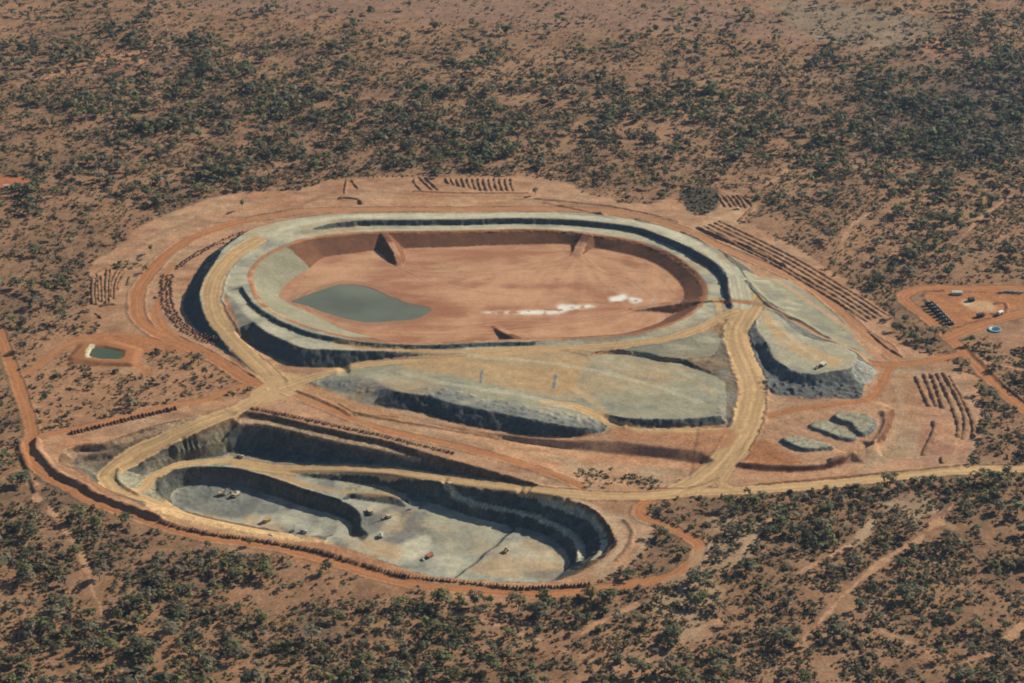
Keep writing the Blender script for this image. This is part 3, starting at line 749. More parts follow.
for q, wd, cc, mx in (([(440,357),(480,366),(530,376),(580,392),(606,416)], 10, CREAM, 0.5), ([(470,356),(540,362),(600,372),(650,385),(700,402)], 8, PALE * 1.05, 0.45), ([(600,362),(640,375),(690,380),(715,395)], 7, CREAM * 0.95, 0.4),
                     ([(400,372),(450,384),(520,395),(570,408)], 8, PALE, 0.5), ([(762,312),(790,338),(815,352),(838,360)], 12, CREAM * 1.05, 0.5), ([(775,322),(800,345),(828,366)], 8, PALE, 0.4),
                     ([(150,243),(200,213),(260,201),(340,197),(430,201),(540,201)], 9, TAN * 1.05, 0.5), ([(300,206),(345,191),(440,196),(525,196)], 7, SOIL * 0.95, 0.5), ([(120,262),(150,238),(195,220)], 7, SOIL, 0.5),
                     ([(690,236),(740,262),(800,295),(850,330),(880,352)], 8, PINK * 1.2, 0.6), ([(560,203),(630,212),(690,232)], 7, SOIL, 0.5), ([(895,372),(900,410),(885,450),(860,472)], 9, TAN, 0.6), ([(905,410),(940,412),(960,440),(950,465)], 8, PINK * 1.1, 0.5),
                     ([(360,418),(440,434),(520,452),(600,470)], 8, TAN * 1.05, 0.5), ([(400,414),(480,436),(560,455)], 6, SOIL, 0.4), ([(60,452),(100,447),(160,430),(200,416)], 7, TAN, 0.5)):
    road(q, wd, cc, None, mix=mx, edge=False)
# bush tracks
TRACKS = [([(955,503),(940,520),(920,538.6),(895,553),(872.5,570),(855,585),(841,598),(825,616),(809,633),(798,650)], 8),
          ([(446,611),(485,621.5),(520,634),(563,650),(606,664),(640,682)], 5), ([(563,648),(580,635),(602,621.5),(638,604)], 6),
          ([(35.6,493),(45,503),(57,518),(70,537),(82,557),(92.5,589.5),(103,614),(112,640),(124.5,675)], 6),
          ([(860,530),(850,545),(830,556),(800,572)], 5), ([(680,640),(706,625),(722,620)], 5), ([(735,560),(745,548),(760,530),(775,515)], 6),
          ([(752,190),(775,180),(790,166)], 6), ([(1020,190),(985,215),(955,245)], 5), ([(880,630),(940,655),(985,655),(1030,620)], 9),
          ([(0,480),(20,470),(30,482),(37,500)], 7), ([(22,464),(30,482),(40,500)], 6), ([(840,250),(850,228),(870,212)], 5), ([(60,65),(110,58),(150,50)], 14)]
for q, wd in TRACKS:
    w = to_world([(a, b, 0) for a, b in q])
    r = line_dist(spline(w, 5), wd)
    if r is not None:
        sl, D, S, _, SG = r
        m = D < wd / 2 * (0.75 + 0.9 * vnoise(S, S * 0, 25, 5) + 0.5 * n_fine[sl])
        C[sl][m] = (PINK * (1.0 + 0.12 * n_fine[sl][m])[:, None])
        BARE[sl][D < wd / 2 + 1.5] = True
area([(860,532),(876,520),(880,528),(868,540),(850,548)], TAN * 1.05, var=0.1)
for q in ([(690,560),(715,542),(735,530),(762,545),(732,570),(700,592)], [(700,520),(730,516),(765,528),(742,545)], [(660,585),(700,575),(720,600),(690,640),(660,620)], [(880,500),(930,497),(945,512),(900,520)]):
    area(q, TAN * 0.95, mix=0.7, var=0.3, bare=False)
area([(0,177),(22,177),(24,184),(0,188)], (0.46, 0.17, 0.08), var=0.1)
area([(680,192),(700,188),(717,191),(718,206),(700,214),(684,208)], (0.10, 0.082, 0.058), var=0.5, bare=False)
area([(690,232),(705,219),(745,208),(748,216),(730,224),(706,229)], (0.50, 0.33, 0.20), var=0.12)

Z += BZ * (1 - np.clip(blur(ROADM, 1) * 1.6, 0, 1))
# ------------------------------------------------------------------ long low bunds and edge kerbs of earth (dark lines along every road)
bund([(36,441),(38,452),(58,474),(82,486),(101.5,497.5),(140,511.5),(159.5,519)], 4.6, 7)
bund([(884,412),(887,420),(886,428),(879,440.5),(866,449),(850,456),(832,461)], 4.2, 8, z=5.6)
bund([(580,505),(596,514),(607,526),(612,539),(606,551)], 1.8, 4)
bund([(624,520),(632,532),(628,548),(616,560)], 1.4, 4)
bund([(18,440),(22,455),(30,475),(36,492)], 2.6, 6)
bund([(356,414),(400,421.5),(440,428.5),(470,434),(500,439)], 1.6, 4)
bund([(298,391),(330,404),(350,415)], 1.4, 4)
bund([(340,404),(360,413),(398,417)], 1.2, 3)
for _l in ([(482.5,370),(481,383)], [(556,374),(554.5,387)]):
    _r = line_dist(to_world(_l, 13.2), 6); _m = _r[1] < 1.8
    C[_r[0]][_m] = ROCK * 2.6
bund([(482.5,371),(481,382)], 0.7, 2.4, z=13.2)
bund([(556,375),(554.5,386)], 0.7, 2.4, z=13.2)
bund([(747,281),(757,294),(768,305),(784,314),(804,324),(830,339)], 1.8, 3.5)
bund([(600,213),(640,221),(680,232.5),(706,244.5),(725,254),(737,266)], 1.6, 3.5)
bund([(119,470),(118,479),(125,488),(139,495.5)], 2.0, 4)
bund([(700,420),(690,478)], 0.1, 3)
bund([(160,478),(158,487),(165,499),(189,513),(228,522.5),(277,531.5)], 1.6, 4)
bund([(175,470.5),(198,467.5),(234,468.8),(267,477),(306,490),(340,500.5)], 1.4, 3.5)
bund([(640,488),(690,487.5),(720,478)], 1.0, 3)
bund([(760,484),(830,478),(900,472),(960,466)], 1.2, 3.5)
bund([(925,300),(936,312),(946,326),(953,328.5),(975,322),(990,318.5)], 1.6, 4)
bund([(923,296),(930,292),(943,290.5)], 1.4, 4)
bund([(995,304),(1005,303),(1007,310),(998,315),(992,314)], 1.8, 4)
bund([(966,345),(975,356),(1000,382),(1024,401)], 1.5, 4)
bund([(545,203),(600,212.5)], 1.4, 4)
bund([(415,191),(460,193),(528,193)], 1.5, 4)
bund([(536,199),(600,205),(650,214),(678,222)], 1.6, 4)
bund([(699,228),(720,238),(760,252),(785,267)], 2.4, 5)

# ------------------------------------------------------------------ roughness
rough = 0.24 * n_fine + 0.3 * n_mid
rockm = np.isin(REG, (3, 8, 9, 10, 11, 13, 14, 16)) | ((REG == 5) & steep)
Z += np.where(REG == 7, 0.12 * n_streak, rough * (1 - np.isin(REG, (1, 2, 7)) * 0.7)).astype(np.float32)
bl = fbm(GX, GY, 6.0, 131, 3)
bl2 = fbm(GX, GY, 17.0, 141, 3)
amp = np.clip((SLOPE - 0.2) / 0.4, 0, 1) * rockm
_wf = paint_inside(spline(hit([(140,470),(176,440),(232,415),(232,456),(190,466),(150,482)]), 4, True)[:, :2])
amp = amp * np.where(_wf, 0.5, 1.0)
Z += (amp * (1.7 * bl + 1.6 * bl2)).astype(np.float32)
pond = [(291,301.5),(304,296),(318.6,291),(338,285),(361.6,286),(374,290),(381,293),(390,297.5),(396.7,299),(404,303),(418,305.5),(430,309),(426,314),(412,319.5),(392,321),(369,322.5),(352,320),(338,316.5),(322,311.5),(310,307),(298,303.5)]
pond_m = inside(spline(to_world(pond, 4.8), 5, True)[:, :2], GX, GY)
# dumped heaps along the platform edge, on the lower aprons and at the lobe rim
heap = np.maximum(0, fbm(GX, GY, 5.0, 151, 2)) * 2.0
hm = np.zeros((ny, nx), np.float32)
r = line_dist(spline(to_world([(434,393,13),(449,394.5,13),(477,400,13),(506,407,13),(540,414,12.5),(569,419,11),(592,424,7)]), 5), 18)
hm[r[0]] = np.maximum(hm[r[0]], (r[1] < 14) * 1.05)
r = line_dist(spline(to_world([(772,387,5),(790,390,5),(817,392,5),(850,391,5)]), 5), 14)
hm[r[0]] = np.maximum(hm[r[0]], (r[1] < 17) * 1.9)
r = line_dist(spline(to_world([(628,424,5),(680,424,5),(720,421,5),(724,400,8)]), 5), 14)
hm[r[0]] = np.maximum(hm[r[0]], (r[1] < 8) * 0.7)
r = line_dist(spline(to_world([(318,382,2),(345,384,3),(370,392,4)]), 5), 14)
hm[r[0]] = np.maximum(hm[r[0]], (r[1] < 9) * 0.8)
Z[pond_m] = np.minimum(Z[pond_m], 4.35)
hm[paint_inside(spline(hit([(160,500),(165,478),(190,472),(215,480),(240,492),(235,508),(200,513)]), 4, True)[:, :2])] = 0.55
hm[m_edge_e] = 0.6
hm[ma | mb | mc] = 0.3
hm[(REG == 5) & (SLOPE > 0.3)] = 0.35
hm[np.isin(REG, (8, 10, 12)) & (SLOPE < 0.3)] = np.maximum(hm[np.isin(REG, (8, 10, 12)) & (SLOPE < 0.3)], 0.10)
hm[REG == 4] = np.maximum(hm[REG == 4], 0.12)
Z += heap.astype(np.float32) * blur(hm, 2)
# fade everything to zero at the sheet's border so it meets the plain
ed = np.minimum(np.minimum(GX - X0, X1 - GX), np.minimum(GY - Y0, Y1 - GY))
Z *= np.clip(ed / 12.0, 0, 1)
C = np.clip(C, 0.01, 0.85).astype(np.float32)
#__PART2__
# ------------------------------------------------------------------ object helpers
def tag(o, label=None, cat=None, group=None, kind=None):
    if label: o['label'] = label
    if cat: o['category'] = cat
    if group: o['group'] = group
    if kind: o['kind'] = kind
    return o

def empty(name, loc=(0, 0, 0), rz=0.0, label=None, cat=None, group=None):
    o = bpy.data.objects.new(name, None)
    COL.objects.link(o)
    o.location = loc; o.rotation_euler = (0, 0, rz)
    o.empty_display_size = 1
    return tag(o, label, cat, group)

def np_mesh(name, V, F, mat, cols=None, smooth=True):
    """mesh from numpy arrays: V (n,3), F (m,k)"""
    me = bpy.data.meshes.new(name)
    V = np.ascontiguousarray(V, np.float32); F = np.ascontiguousarray(F, np.int32)
    m, k = F.shape
    me.vertices.add(len(V)); me.vertices.foreach_set('co', V.ravel())
    me.loops.add(m * k); me.loops.foreach_set('vertex_index', F.ravel())
    me.polygons.add(m); me.polygons.foreach_set('loop_start', np.arange(0, m * k, k, dtype=np.int32))
    me.update(calc_edges=True)
    if smooth:
        me.polygons.foreach_set('use_smooth', np.ones(m, bool))
    if cols is not None:
        at = me.color_attributes.new('Col', 'FLOAT_COLOR', 'POINT')
        c4 = np.ones((len(V), 4), np.float32); c4[:, :3] = cols
        at.data.foreach_set('color', c4.ravel())
    if mat is not None:
        me.materials.append(mat)
    return me

def link(name, me, parent=None):
    o = bpy.data.objects.new(name, me)
    COL.objects.link(o)
    if parent is not None:
        o.parent = parent
    return o

# ------------------------------------------------------------------ materials
def new_mat(name):
    m = bpy.data.materials.new(name)
    m.use_nodes = True
    nt = m.node_tree
    return m, nt, nt.nodes['Principled BSDF']

def earth_mat(name, fine=0.35, rough=0.95, s1=0.35, s2=0.09):
    m, nt, b = new_mat(name)
    at = nt.nodes.new('ShaderNodeAttribute'); at.attribute_name = 'Col'
    tc = nt.nodes.new('ShaderNodeNewGeometry')
    last = at.outputs['Color']
    for sc, f in ((s1, fine), (s2, fine * 0.7), (s1 * 3.1, fine * 0.8)):
        nz = nt.nodes.new('ShaderNodeTexNoise'); nz.inputs['Scale'].default_value = sc; nz.inputs['Detail'].default_value = 5; nz.inputs['Roughness'].default_value = 0.65
        nt.links.new(tc.outputs['Position'], nz.inputs['Vector'])
        mr = nt.nodes.new('ShaderNodeMapRange')
        mr.inputs['From Min'].default_value = 0.25; mr.inputs['From Max'].default_value = 0.75
        mr.inputs['To Min'].default_value = 1 - f; mr.inputs['To Max'].default_value = 1 + f
        nt.links.new(nz.outputs['Fac'], mr.inputs['Value'])
        vm = nt.nodes.new('ShaderNodeVectorMath'); vm.operation = 'SCALE'
        nt.links.new(last, vm.inputs[0]); nt.links.new(mr.outputs['Result'], vm.inputs['Scale'])
        last = vm.outputs['Vector']
    nt.links.new(last, b.inputs['Base Color'])
    b.inputs['Roughness'].default_value = rough
    b.inputs['Specular IOR Level'].default_value = 0.12
    return m

def flat_mat(name, color, rough=0.6, metal=0.0, var=0.1, scale=1.2, spec=0.4):
    m, nt, b = new_mat(name)
    nz = nt.nodes.new('ShaderNodeTexNoise'); nz.inputs['Scale'].default_value = scale; nz.inputs['Detail'].default_value = 4
    tc = nt.nodes.new('ShaderNodeTexCoord')
    nt.links.new(tc.outputs['Object'], nz.inputs['Vector'])
    rp = nt.nodes.new('ShaderNodeValToRGB')
    rp.color_ramp.elements[0].position = 0.3; rp.color_ramp.elements[1].position = 0.7
    rp.color_ramp.elements[0].color = tuple(c * (1 - var) for c in color) + (1,)
    rp.color_ramp.elements[1].color = tuple(min(1, c * (1 + var)) for c in color) + (1,)
    nt.links.new(nz.outputs['Fac'], rp.inputs['Fac'])
    nt.links.new(rp.outputs['Color'], b.inputs['Base Color'])
    b.inputs['Roughness'].default_value = rough; b.inputs['Metallic'].default_value = metal
    b.inputs['Specular IOR Level'].default_value = spec
    return m

M = {}
M['ground'] = earth_mat('bush_soil', 0.42, s1=0.30, s2=0.06)
M['road'] = earth_mat('graded_dirt', 0.2, s1=0.4, s2=0.1)
M['rock'] = earth_mat('blasted_rock', 0.6, s1=0.30, s2=0.08)
M['gravel'] = earth_mat('rock_gravel', 0.24, s1=0.35, s2=0.06)
M['tail'] = earth_mat('dried_tailings', 0.13, s1=0.3, s2=0.05)
M['leaf'] = earth_mat('eucalypt_leaves', 0.25, rough=0.75, s1=0.8, s2=0.1)
_nt = M['leaf'].node_tree; _b = _nt.nodes['Principled BSDF']
_tr = _nt.nodes.new('ShaderNodeBsdfTranslucent'); _mx = _nt.nodes.new('ShaderNodeMixShader'); _mx.inputs['Fac'].default_value = 0.35
_nt.links.new(_b.inputs['Base Color'].links[0].from_socket, _tr.inputs['Color'])
_nt.links.new(_b.outputs[0], _mx.inputs[1]); _nt.links.new(_tr.outputs[0], _mx.inputs[2])
_nt.links.new(_mx.outputs[0], _nt.nodes['Material Output'].inputs['Surface'])
M['bark'] = flat_mat('pale_bark', (0.20, 0.165, 0.13), 0.9, var=0.3, scale=3)
M['white'] = flat_mat('dusty_white_paint', (0.68, 0.65, 0.58), 0.45, var=0.06)
M['yellow'] = flat_mat('machine_yellow_paint', (0.46, 0.33, 0.13), 0.6, var=0.12)
M['cream'] = flat_mat('dusty_cream_paint', (0.58, 0.49, 0.34), 0.55, var=0.1)
M['orange'] = flat_mat('orange_paint', (0.42, 0.18, 0.11), 0.5, var=0.1)
M['dark'] = flat_mat('dark_steel', (0.035, 0.035, 0.04), 0.6, var=0.2)
M['navy'] = flat_mat('dark_green_blue_enamel', (0.022, 0.030, 0.035), 0.5, var=0.15)
M['rubber'] = flat_mat('rubber_tyre', (0.03, 0.03, 0.03), 0.85, var=0.15)
M['steel'] = flat_mat('grey_steel', (0.30, 0.31, 0.32), 0.5, metal=0.3, var=0.12)
M['blue'] = flat_mat('pale_blue_liner', (0.30, 0.42, 0.45), 0.45, var=0.1)
M['bluedeep'] = flat_mat('tank_water_blue', (0.03, 0.12, 0.20), 0.15, var=0.1)
M['glass'] = flat_mat('dark_cab_glass', (0.02, 0.03, 0.04), 0.1, var=0.05, spec=0.6)
M['concrete'] = flat_mat('pale_concrete', (0.62, 0.55, 0.42), 0.85, var=0.12)

def water_mat(name, color, rough=0.12):
    m, nt, b = new_mat(name)
    g = nt.nodes.new('ShaderNodeNewGeometry')
    nz = nt.nodes.new('ShaderNodeTexNoise'); nz.inputs['Scale'].default_value = 0.012; nz.inputs['Detail'].default_value = 4
    nt.links.new(g.outputs['Position'], nz.inputs['Vector'])
    rp = nt.nodes.new('ShaderNodeValToRGB')
    rp.color_ramp.elements[0].position = 0.35; rp.color_ramp.elements[1].position = 0.7
    rp.color_ramp.elements[0].color = tuple(c * 0.78 for c in color) + (1,)
    rp.color_ramp.elements[1].color = tuple(c * 1.2 for c in color) + (1,)
    nt.links.new(nz.outputs['Fac'], rp.inputs['Fac']); nt.links.new(rp.outputs['Color'], b.inputs['Base Color'])
    b.inputs['Roughness'].default_value = rough
    b.inputs['IOR'].default_value = 1.33
    n2 = nt.nodes.new('ShaderNodeTexNoise'); n2.inputs['Scale'].default_value = 0.4; n2.inputs['Detail'].default_value = 3
    nt.links.new(g.outputs['Position'], n2.inputs['Vector'])
    bp = nt.nodes.new('ShaderNodeBump'); bp.inputs['Strength'].default_value = 0.06; bp.inputs['Distance'].default_value = 0.3
    nt.links.new(n2.outputs['Fac'], bp.inputs['Height']); nt.links.new(bp.outputs['Normal'], b.inputs['Normal'])
    return m
M['pond'] = water_mat('tailings_water', (0.165, 0.190, 0.140))
M['greenpond'] = water_mat('green_pond_water', (0.085, 0.115, 0.070))

# ------------------------------------------------------------------ terrain meshes, one per region
idx = np.arange(nx * ny, dtype=np.int64).reshape(ny, nx)
quads = np.stack([idx[:-1, :-1], idx[:-1, 1:], idx[1:, 1:], idx[1:, :-1]], -1).reshape(-1, 4)
freg = REG[:-1, :-1].reshape(-1)
Vall = np.stack([GX.ravel(), GY.ravel(), Z.ravel()], 1)
Call = C.reshape(-1, 3)
def region_mesh(name, ids, mat):
    q = quads[np.isin(freg, ids)]
    u, inv = np.unique(q.ravel(), return_inverse=True)
    return np_mesh(name, Vall[u], inv.reshape(-1, 4), mat, Call[u])

# the plain outside the fine sheet: 8 m mesh with a hole, then huge skirts to the horizon
def plain():
    ox0, ox1, oy0, oy1, s8 = -2004.0, 2004.0, 1000.0, 5400.0, 8.0
    a = np.concatenate([np.arange(X0 - s8 * 150, X1 + s8 * 150 + 1, s8)])
    b = np.concatenate([np.arange(Y0 - s8 * 80, Y1 + s8 * 330 + 1, s8)])
    AX, AY = np.meshgrid(a, b)
    nb_ = fbm(AX, AY, 160, 1, 4); nm_ = fbm(AX, AY, 38, 21, 4); nf_ = fbm(AX, AY, 12, 41, 3)
    c = soil_color(nb_, nm_, nf_)
    z = 0.25 * nm_
    inn = (AX > X0 - 1) & (AX < X1 + 1) & (AY > Y0 - 1) & (AY < Y1 + 1)
    z[inn] = 0
    edge_ = (AX < a[0] + 1) | (AX > a[-1] - 1) | (AY < b[0] + 1) | (AY > b[-1] - 1)
    z[edge_] = 0
    for q, wd in TRACKS:
        w = spline(to_world([(p, r_, 0) for p, r_ in q]), 4)
        for k in range(len(w) - 1):
            d = np.hypot(AX - w[k, 0], AY - w[k, 1])
            c[(d < max(4, wd * 0.5)) & (nf_ > -0.25)] = PINK
    for q, cc in (([(0,177),(22,177),(24,184),(0,188)], (0.46, 0.17, 0.08)), ([(890,42),(915,36),(945,38),(958,50),(935,54),(910,47)], (0.46, 0.25, 0.15)),
                  ([(200,0),(560,0),(760,10),(800,40),(700,30),(560,30),(420,22),(240,14)], (0.285, 0.175, 0.118)), ([(780,0),(930,20),(900,45),(820,40)], (0.27, 0.20, 0.135)),
                  ([(50,66),(110,52),(160,46),(150,58),(100,66),(60,76)], (0.42, 0.23, 0.14))):
        w = spline(to_world([(p, r_, 0) for p, r_ in q]), 5, True)
        m = inside(w[:, :2], AX + 30 * nm_, AY + 60 * nf_)
        c[m] = np.asarray(cc) * (1 + 0.2 * nm_[m] + 0.2 * nf_[m])[:, None]
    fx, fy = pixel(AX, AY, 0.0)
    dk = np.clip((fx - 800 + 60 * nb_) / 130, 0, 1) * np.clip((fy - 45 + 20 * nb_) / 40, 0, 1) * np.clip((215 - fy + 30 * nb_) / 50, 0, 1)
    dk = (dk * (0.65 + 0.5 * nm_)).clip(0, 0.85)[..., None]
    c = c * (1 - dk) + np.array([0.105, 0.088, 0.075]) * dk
    n0, n1 = len(a), len(b)
    ii = np.arange(n0 * n1).reshape(n1, n0)
    q = np.stack([ii[:-1, :-1], ii[:-1, 1:], ii[1:, 1:], ii[1:, :-1]], -1).reshape(-1, 4)
    cxm = ((AX[:-1, :-1] + AX[1:, 1:]) / 2).ravel(); cym = ((AY[:-1, :-1] + AY[1:, 1:]) / 2).ravel()
    q = q[~((cxm > X0) & (cxm < X1) & (cym > Y0) & (cym < Y1))]
    V = np.stack([AX.ravel(), AY.ravel(), z.ravel()], 1)
    # skirts
    E = [-12000.0, a[0], a[-1], 12000.0]; G = [-6000.0, b[0], b[-1], 18000.0]
    base = len(V)
    sv = np.array([[x, y, 0.0] for y in G for x in E]); sc_ = np.tile(SOIL * 0.9, (16, 1))
    sq = [[base + j * 4 + i, base + j * 4 + i + 1, base + j * 4 + i + 5, base + j * 4 + i + 4] for j in range(3) for i in range(3) if not (i == 1 and j == 1)]
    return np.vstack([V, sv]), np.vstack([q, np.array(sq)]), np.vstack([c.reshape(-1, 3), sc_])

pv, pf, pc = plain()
u0 = quads[freg == 0]
uu, inv = np.unique(u0.ravel(), return_inverse=True)
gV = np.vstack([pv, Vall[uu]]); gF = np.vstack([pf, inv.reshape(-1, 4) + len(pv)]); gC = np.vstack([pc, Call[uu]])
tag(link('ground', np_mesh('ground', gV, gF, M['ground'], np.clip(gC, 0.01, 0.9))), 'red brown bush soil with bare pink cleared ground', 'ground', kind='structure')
tag(link('haul_road', region_mesh('haul_road', [1], M['road'])), 'cream coloured haul roads between pit, dam and dumps', 'road', kind='structure')
tag(link('dirt_road', region_mesh('dirt_road', [2], M['road'])), 'orange red dirt roads round the mine', 'road', kind='structure')
tag(link('pit_wall', region_mesh('pit_wall', [3], M['rock'])), 'benched rock walls of the open pit', 'pit', kind='structure')
tag(link('pit_floor', region_mesh('pit_floor', [4], M['gravel'])), 'pale grey green floor of the open pit', 'pit', kind='structure')
dam = empty('tailings_dam', (0, 2500, 0), 0, 'oval grey rock embankment round the red tailings basin', 'dam')
def part(name, ids, mat, root):
    o = link(name, region_mesh(name, ids, mat), root)
    o.matrix_parent_inverse = root.matrix_world.inverted() if False else root.matrix_world
    o.location = (-root.location[0], -root.location[1], -root.location[2])
    return o
def rooted(o, root):
    o.parent = root
    o.location = tuple(-v for v in root.location)
    return o
rooted(link('embankment', region_mesh('embankment', [5], M['gravel'])), dam)
rooted(link('inner_slope', region_mesh('inner_slope', [6], M['gravel'])), dam)
tag(link('tailings_ground', region_mesh('tailings_ground', [7], M['tail'])), 'dried red tailings inside the dam', 'ground', kind='structure')
d1 = empty('waste_rock_dump', (20, 2130, 0), 0, 'long flat grey rock platform with dark crumbly edge in front of the dam', 'rock dump')
rooted(link('top_surface', region_mesh('top_surface', [8], M['gravel'])), d1)
rooted(link('dump_slope', region_mesh('dump_slope', [9], M['rock'])), d1)
d2 = link('waste_rock_dump', region_mesh('rock_pad', [10], M['gravel']))
tag(d2, 'lower grey rock pad beside the main haul road, stepped below the long platform', 'rock dump')
d3 = empty('waste_rock_dump', (350, 2250, 0), 0, 'tongue shaped rock dump with steep dark slope east of the haul road', 'rock dump')
rooted(link('top_surface', region_mesh('top_surface', [12], M['gravel'])), d3)
rooted(link('dump_slope', region_mesh('dump_slope', [11], M['rock'])), d3)
tag(link('ore_stockpile', region_mesh('ore_stockpile', [13], M['rock'])), 'smaller grey ore heap nearer the haul road on the orange pad', 'stockpile')
tag(link('ore_stockpile', region_mesh('ore_stockpile', [14], M['rock'])), 'largest grey ore heap at the curved far end of the orange pad', 'stockpile')
tag(link('ore_stockpile', region_mesh('ore_stockpile', [16], M['rock'])), 'long low grey ore heap lying between the other two on the orange pad', 'stockpile')
tag(link('pond_embankment', region_mesh('pond_embankment', [15], M['road'])), 'pink earth bank round the small green pond', 'embankment')

def sheet(name, w, z, mat, smooth=True):
    if smooth: w = spline(w, 5, True)
    me = bpy.data.meshes.new(name)
    me.from_pydata([(p[0], p[1], z) for p in w], [], [list(range(len(w)))])
    me.materials.append(mat)
    return link(name, me)
tag(sheet('water', to_world(pond, 4.8), 4.8, M['pond']), 'grey green pond lying on the red tailings', 'water', kind='structure')
wp = to_world([(86.5,355.5),(91.5,346.4),(104,345.8),(125,350.5),(123,359.6),(100,359.2)], 1.2)
tag(sheet('water', wp, 1.2, M['greenpond'], False), 'green water of the small pond west of the dam', 'water', kind='structure')

def ground_z(x, y):
    if X0 < x < X1 and Y0 < y < Y1:
        return float(bilinear(Z, x, y))
    return 0.0
def at(px, py):
    """terrain point seen at a photo pixel"""
    w = hit([(px, py)])[0]
    x, y = float(w[0]), float(w[1])
    return x, y, ground_z(x, y)
#__PART3__
# ------------------------------------------------------------------ small mesh builder
class MB:
    def __init__(self): self.v, self.f = [], []
    def add(self, vs, fs):
        k = len(self.v); self.v += [tuple(map(float, p)) for p in vs]; self.f += [tuple(i + k for i in f) for f in fs]; return self
    def box(self, x0, x1, y0, y1, z0, z1, tx=0.0, ty=0.0):
        """box whose top may be inset by tx, ty"""
        return self.add([(x0,y0,z0),(x1,y0,z0),(x1,y1,z0),(x0,y1,z0),(x0+tx,y0+ty,z1),(x1-tx,y0+ty,z1),(x1-tx,y1-ty,z1),(x0+tx,y1-ty,z1)],
                        [(3,2,1,0),(4,5,6,7),(0,1,5,4),(1,2,6,5),(2,3,7,6),(3,0,4,7)])
    def prism(self, prof, y0, y1):
        """side profile [(x, z)...] swept across the width"""
        n = len(prof)
        vs = [(x, y0, z) for x, z in prof] + [(x, y1, z) for x, z in prof]
        return self.add(vs, [tuple(range(n)), tuple(range(2 * n - 1, n - 1, -1))] + [((i + 1) % n, i, n + i, n + (i + 1) % n) for i in range(n)])
    def tube(self, a, b, r0, r1=None, n=10, caps=True):
        a, b = Vector(a), Vector(b); r1 = r0 if r1 is None else r1
        d = (b - a).normalized(); u = d.orthogonal().normalized(); w = d.cross(u)
        vs = []
        for p, r in ((a, r0), (b, r1)):
            for k in range(n):
                t = 2 * math.pi * k / n
                vs.append(p + u * r * math.cos(t) + w * r * math.sin(t))
        fs = [(k, (k + 1) % n, n + (k + 1) % n, n + k) for k in range(n)]
        if caps: fs += [tuple(range(n - 1, -1, -1)), tuple(range(n, 2 * n))]
        return self.add(vs, fs)
    def build(self, name, mat, parent=None, bevel=0.0, smooth=False):
        me = bpy.data.meshes.new(name)
        me.from_pydata(self.v, [], self.f); me.materials.append(mat); me.update()
        o = link(name, me, parent)
        if bevel:
            b = o.modifiers.new('bevel', 'BEVEL'); b.width = bevel; b.segments = 2; b.limit_method = 'ANGLE'
        return o

def copy_thing(o, parent=None):
    c = o.copy(); COL.objects.link(c)
    if parent is not None: c.parent = parent
    for ch in list(o.children): copy_thing(ch, c)
    return c

def heading(px, py, qx, qy):
    a, b = world([px, qx], [py, qy], 0)
    return math.atan2(b[1] - b[0], a[1] - a[0])

def place(root, px, py, rz, zoff=0.0):
    x, y, z = at(px, py)
    root.location = (x, y, z + zoff); root.rotation_euler = (0, 0, rz)
    return root

def wheel(root, x, y, r, w):
    t = MB().tube((x, y - w / 2, r), (x, y + w / 2, r), r, n=16).build('wheel', M['rubber'], root)
    MB().tube((x, y - w / 2 - 0.02, r), (x, y + w / 2 + 0.02, r), r * 0.5, n=12).build('rim', M['steel'], t)
    return t

def haul_truck(label, body='cream', loaded=True):
    r = empty('haul_truck', label=label, cat='truck')
    MB().box(-4.6, 4.4, -1.3, 1.3, 1.2, 2.1).build('chassis', M['dark'], r, 0.08)
    MB().box(2.2, 4.9, -2.3, 2.3, 1.7, 2.6).box(4.3, 5.0, -1.5, 1.5, 1.0, 2.4).build('engine_deck', M[body], r, 0.08)
    c = MB().box(2.6, 4.3, 0.2, 2.0, 2.6, 4.2, 0.1, 0.1).build('cab', M['white'], r, 0.08)
    MB().box(2.7, 4.34, 0.14, 2.06, 3.3, 3.95).build('window', M['glass'], c)
    MB().prism([(-5.3,3.4),(-4.4,2.3),(1.6,2.0),(2.3,3.9),(4.9,4.5),(4.9,4.75),(2.1,4.3),(-5.2,4.2)], -2.7, 2.7).build('tray', M[body], r, 0.06)
    if loaded:
        m = MB(); n = 9
        vs = [(-4.6 + 6.6 * i / (n - 1), -2.4 + 4.8 * j / (n - 1), 4.22 + 1.1 * max(0, math.sin(math.pi * i / (n - 1)) * math.sin(math.pi * j / (n - 1))) + random.uniform(0, .15)) for i in range(n) for j in range(n)]
        m.add(vs, [(i * n + j, i * n + j + 1, (i + 1) * n + j + 1, (i + 1) * n + j) for i in range(n - 1) for j in range(n - 1)]).build('rock_load', M['steel'], r)
    for x, y in ((3.2, 2.0), (3.2, -2.0), (-2.8, 1.9), (-2.8, -1.9)):
        wheel(r, x, y, 1.25, 0.9 if x > 0 else 1.4)
    for y in (-1.6, 1.6):
        MB().box(4.98, 5.08, y - 0.25, y + 0.25, 1.9, 2.2).build('headlight', M['white'], r)
    return r

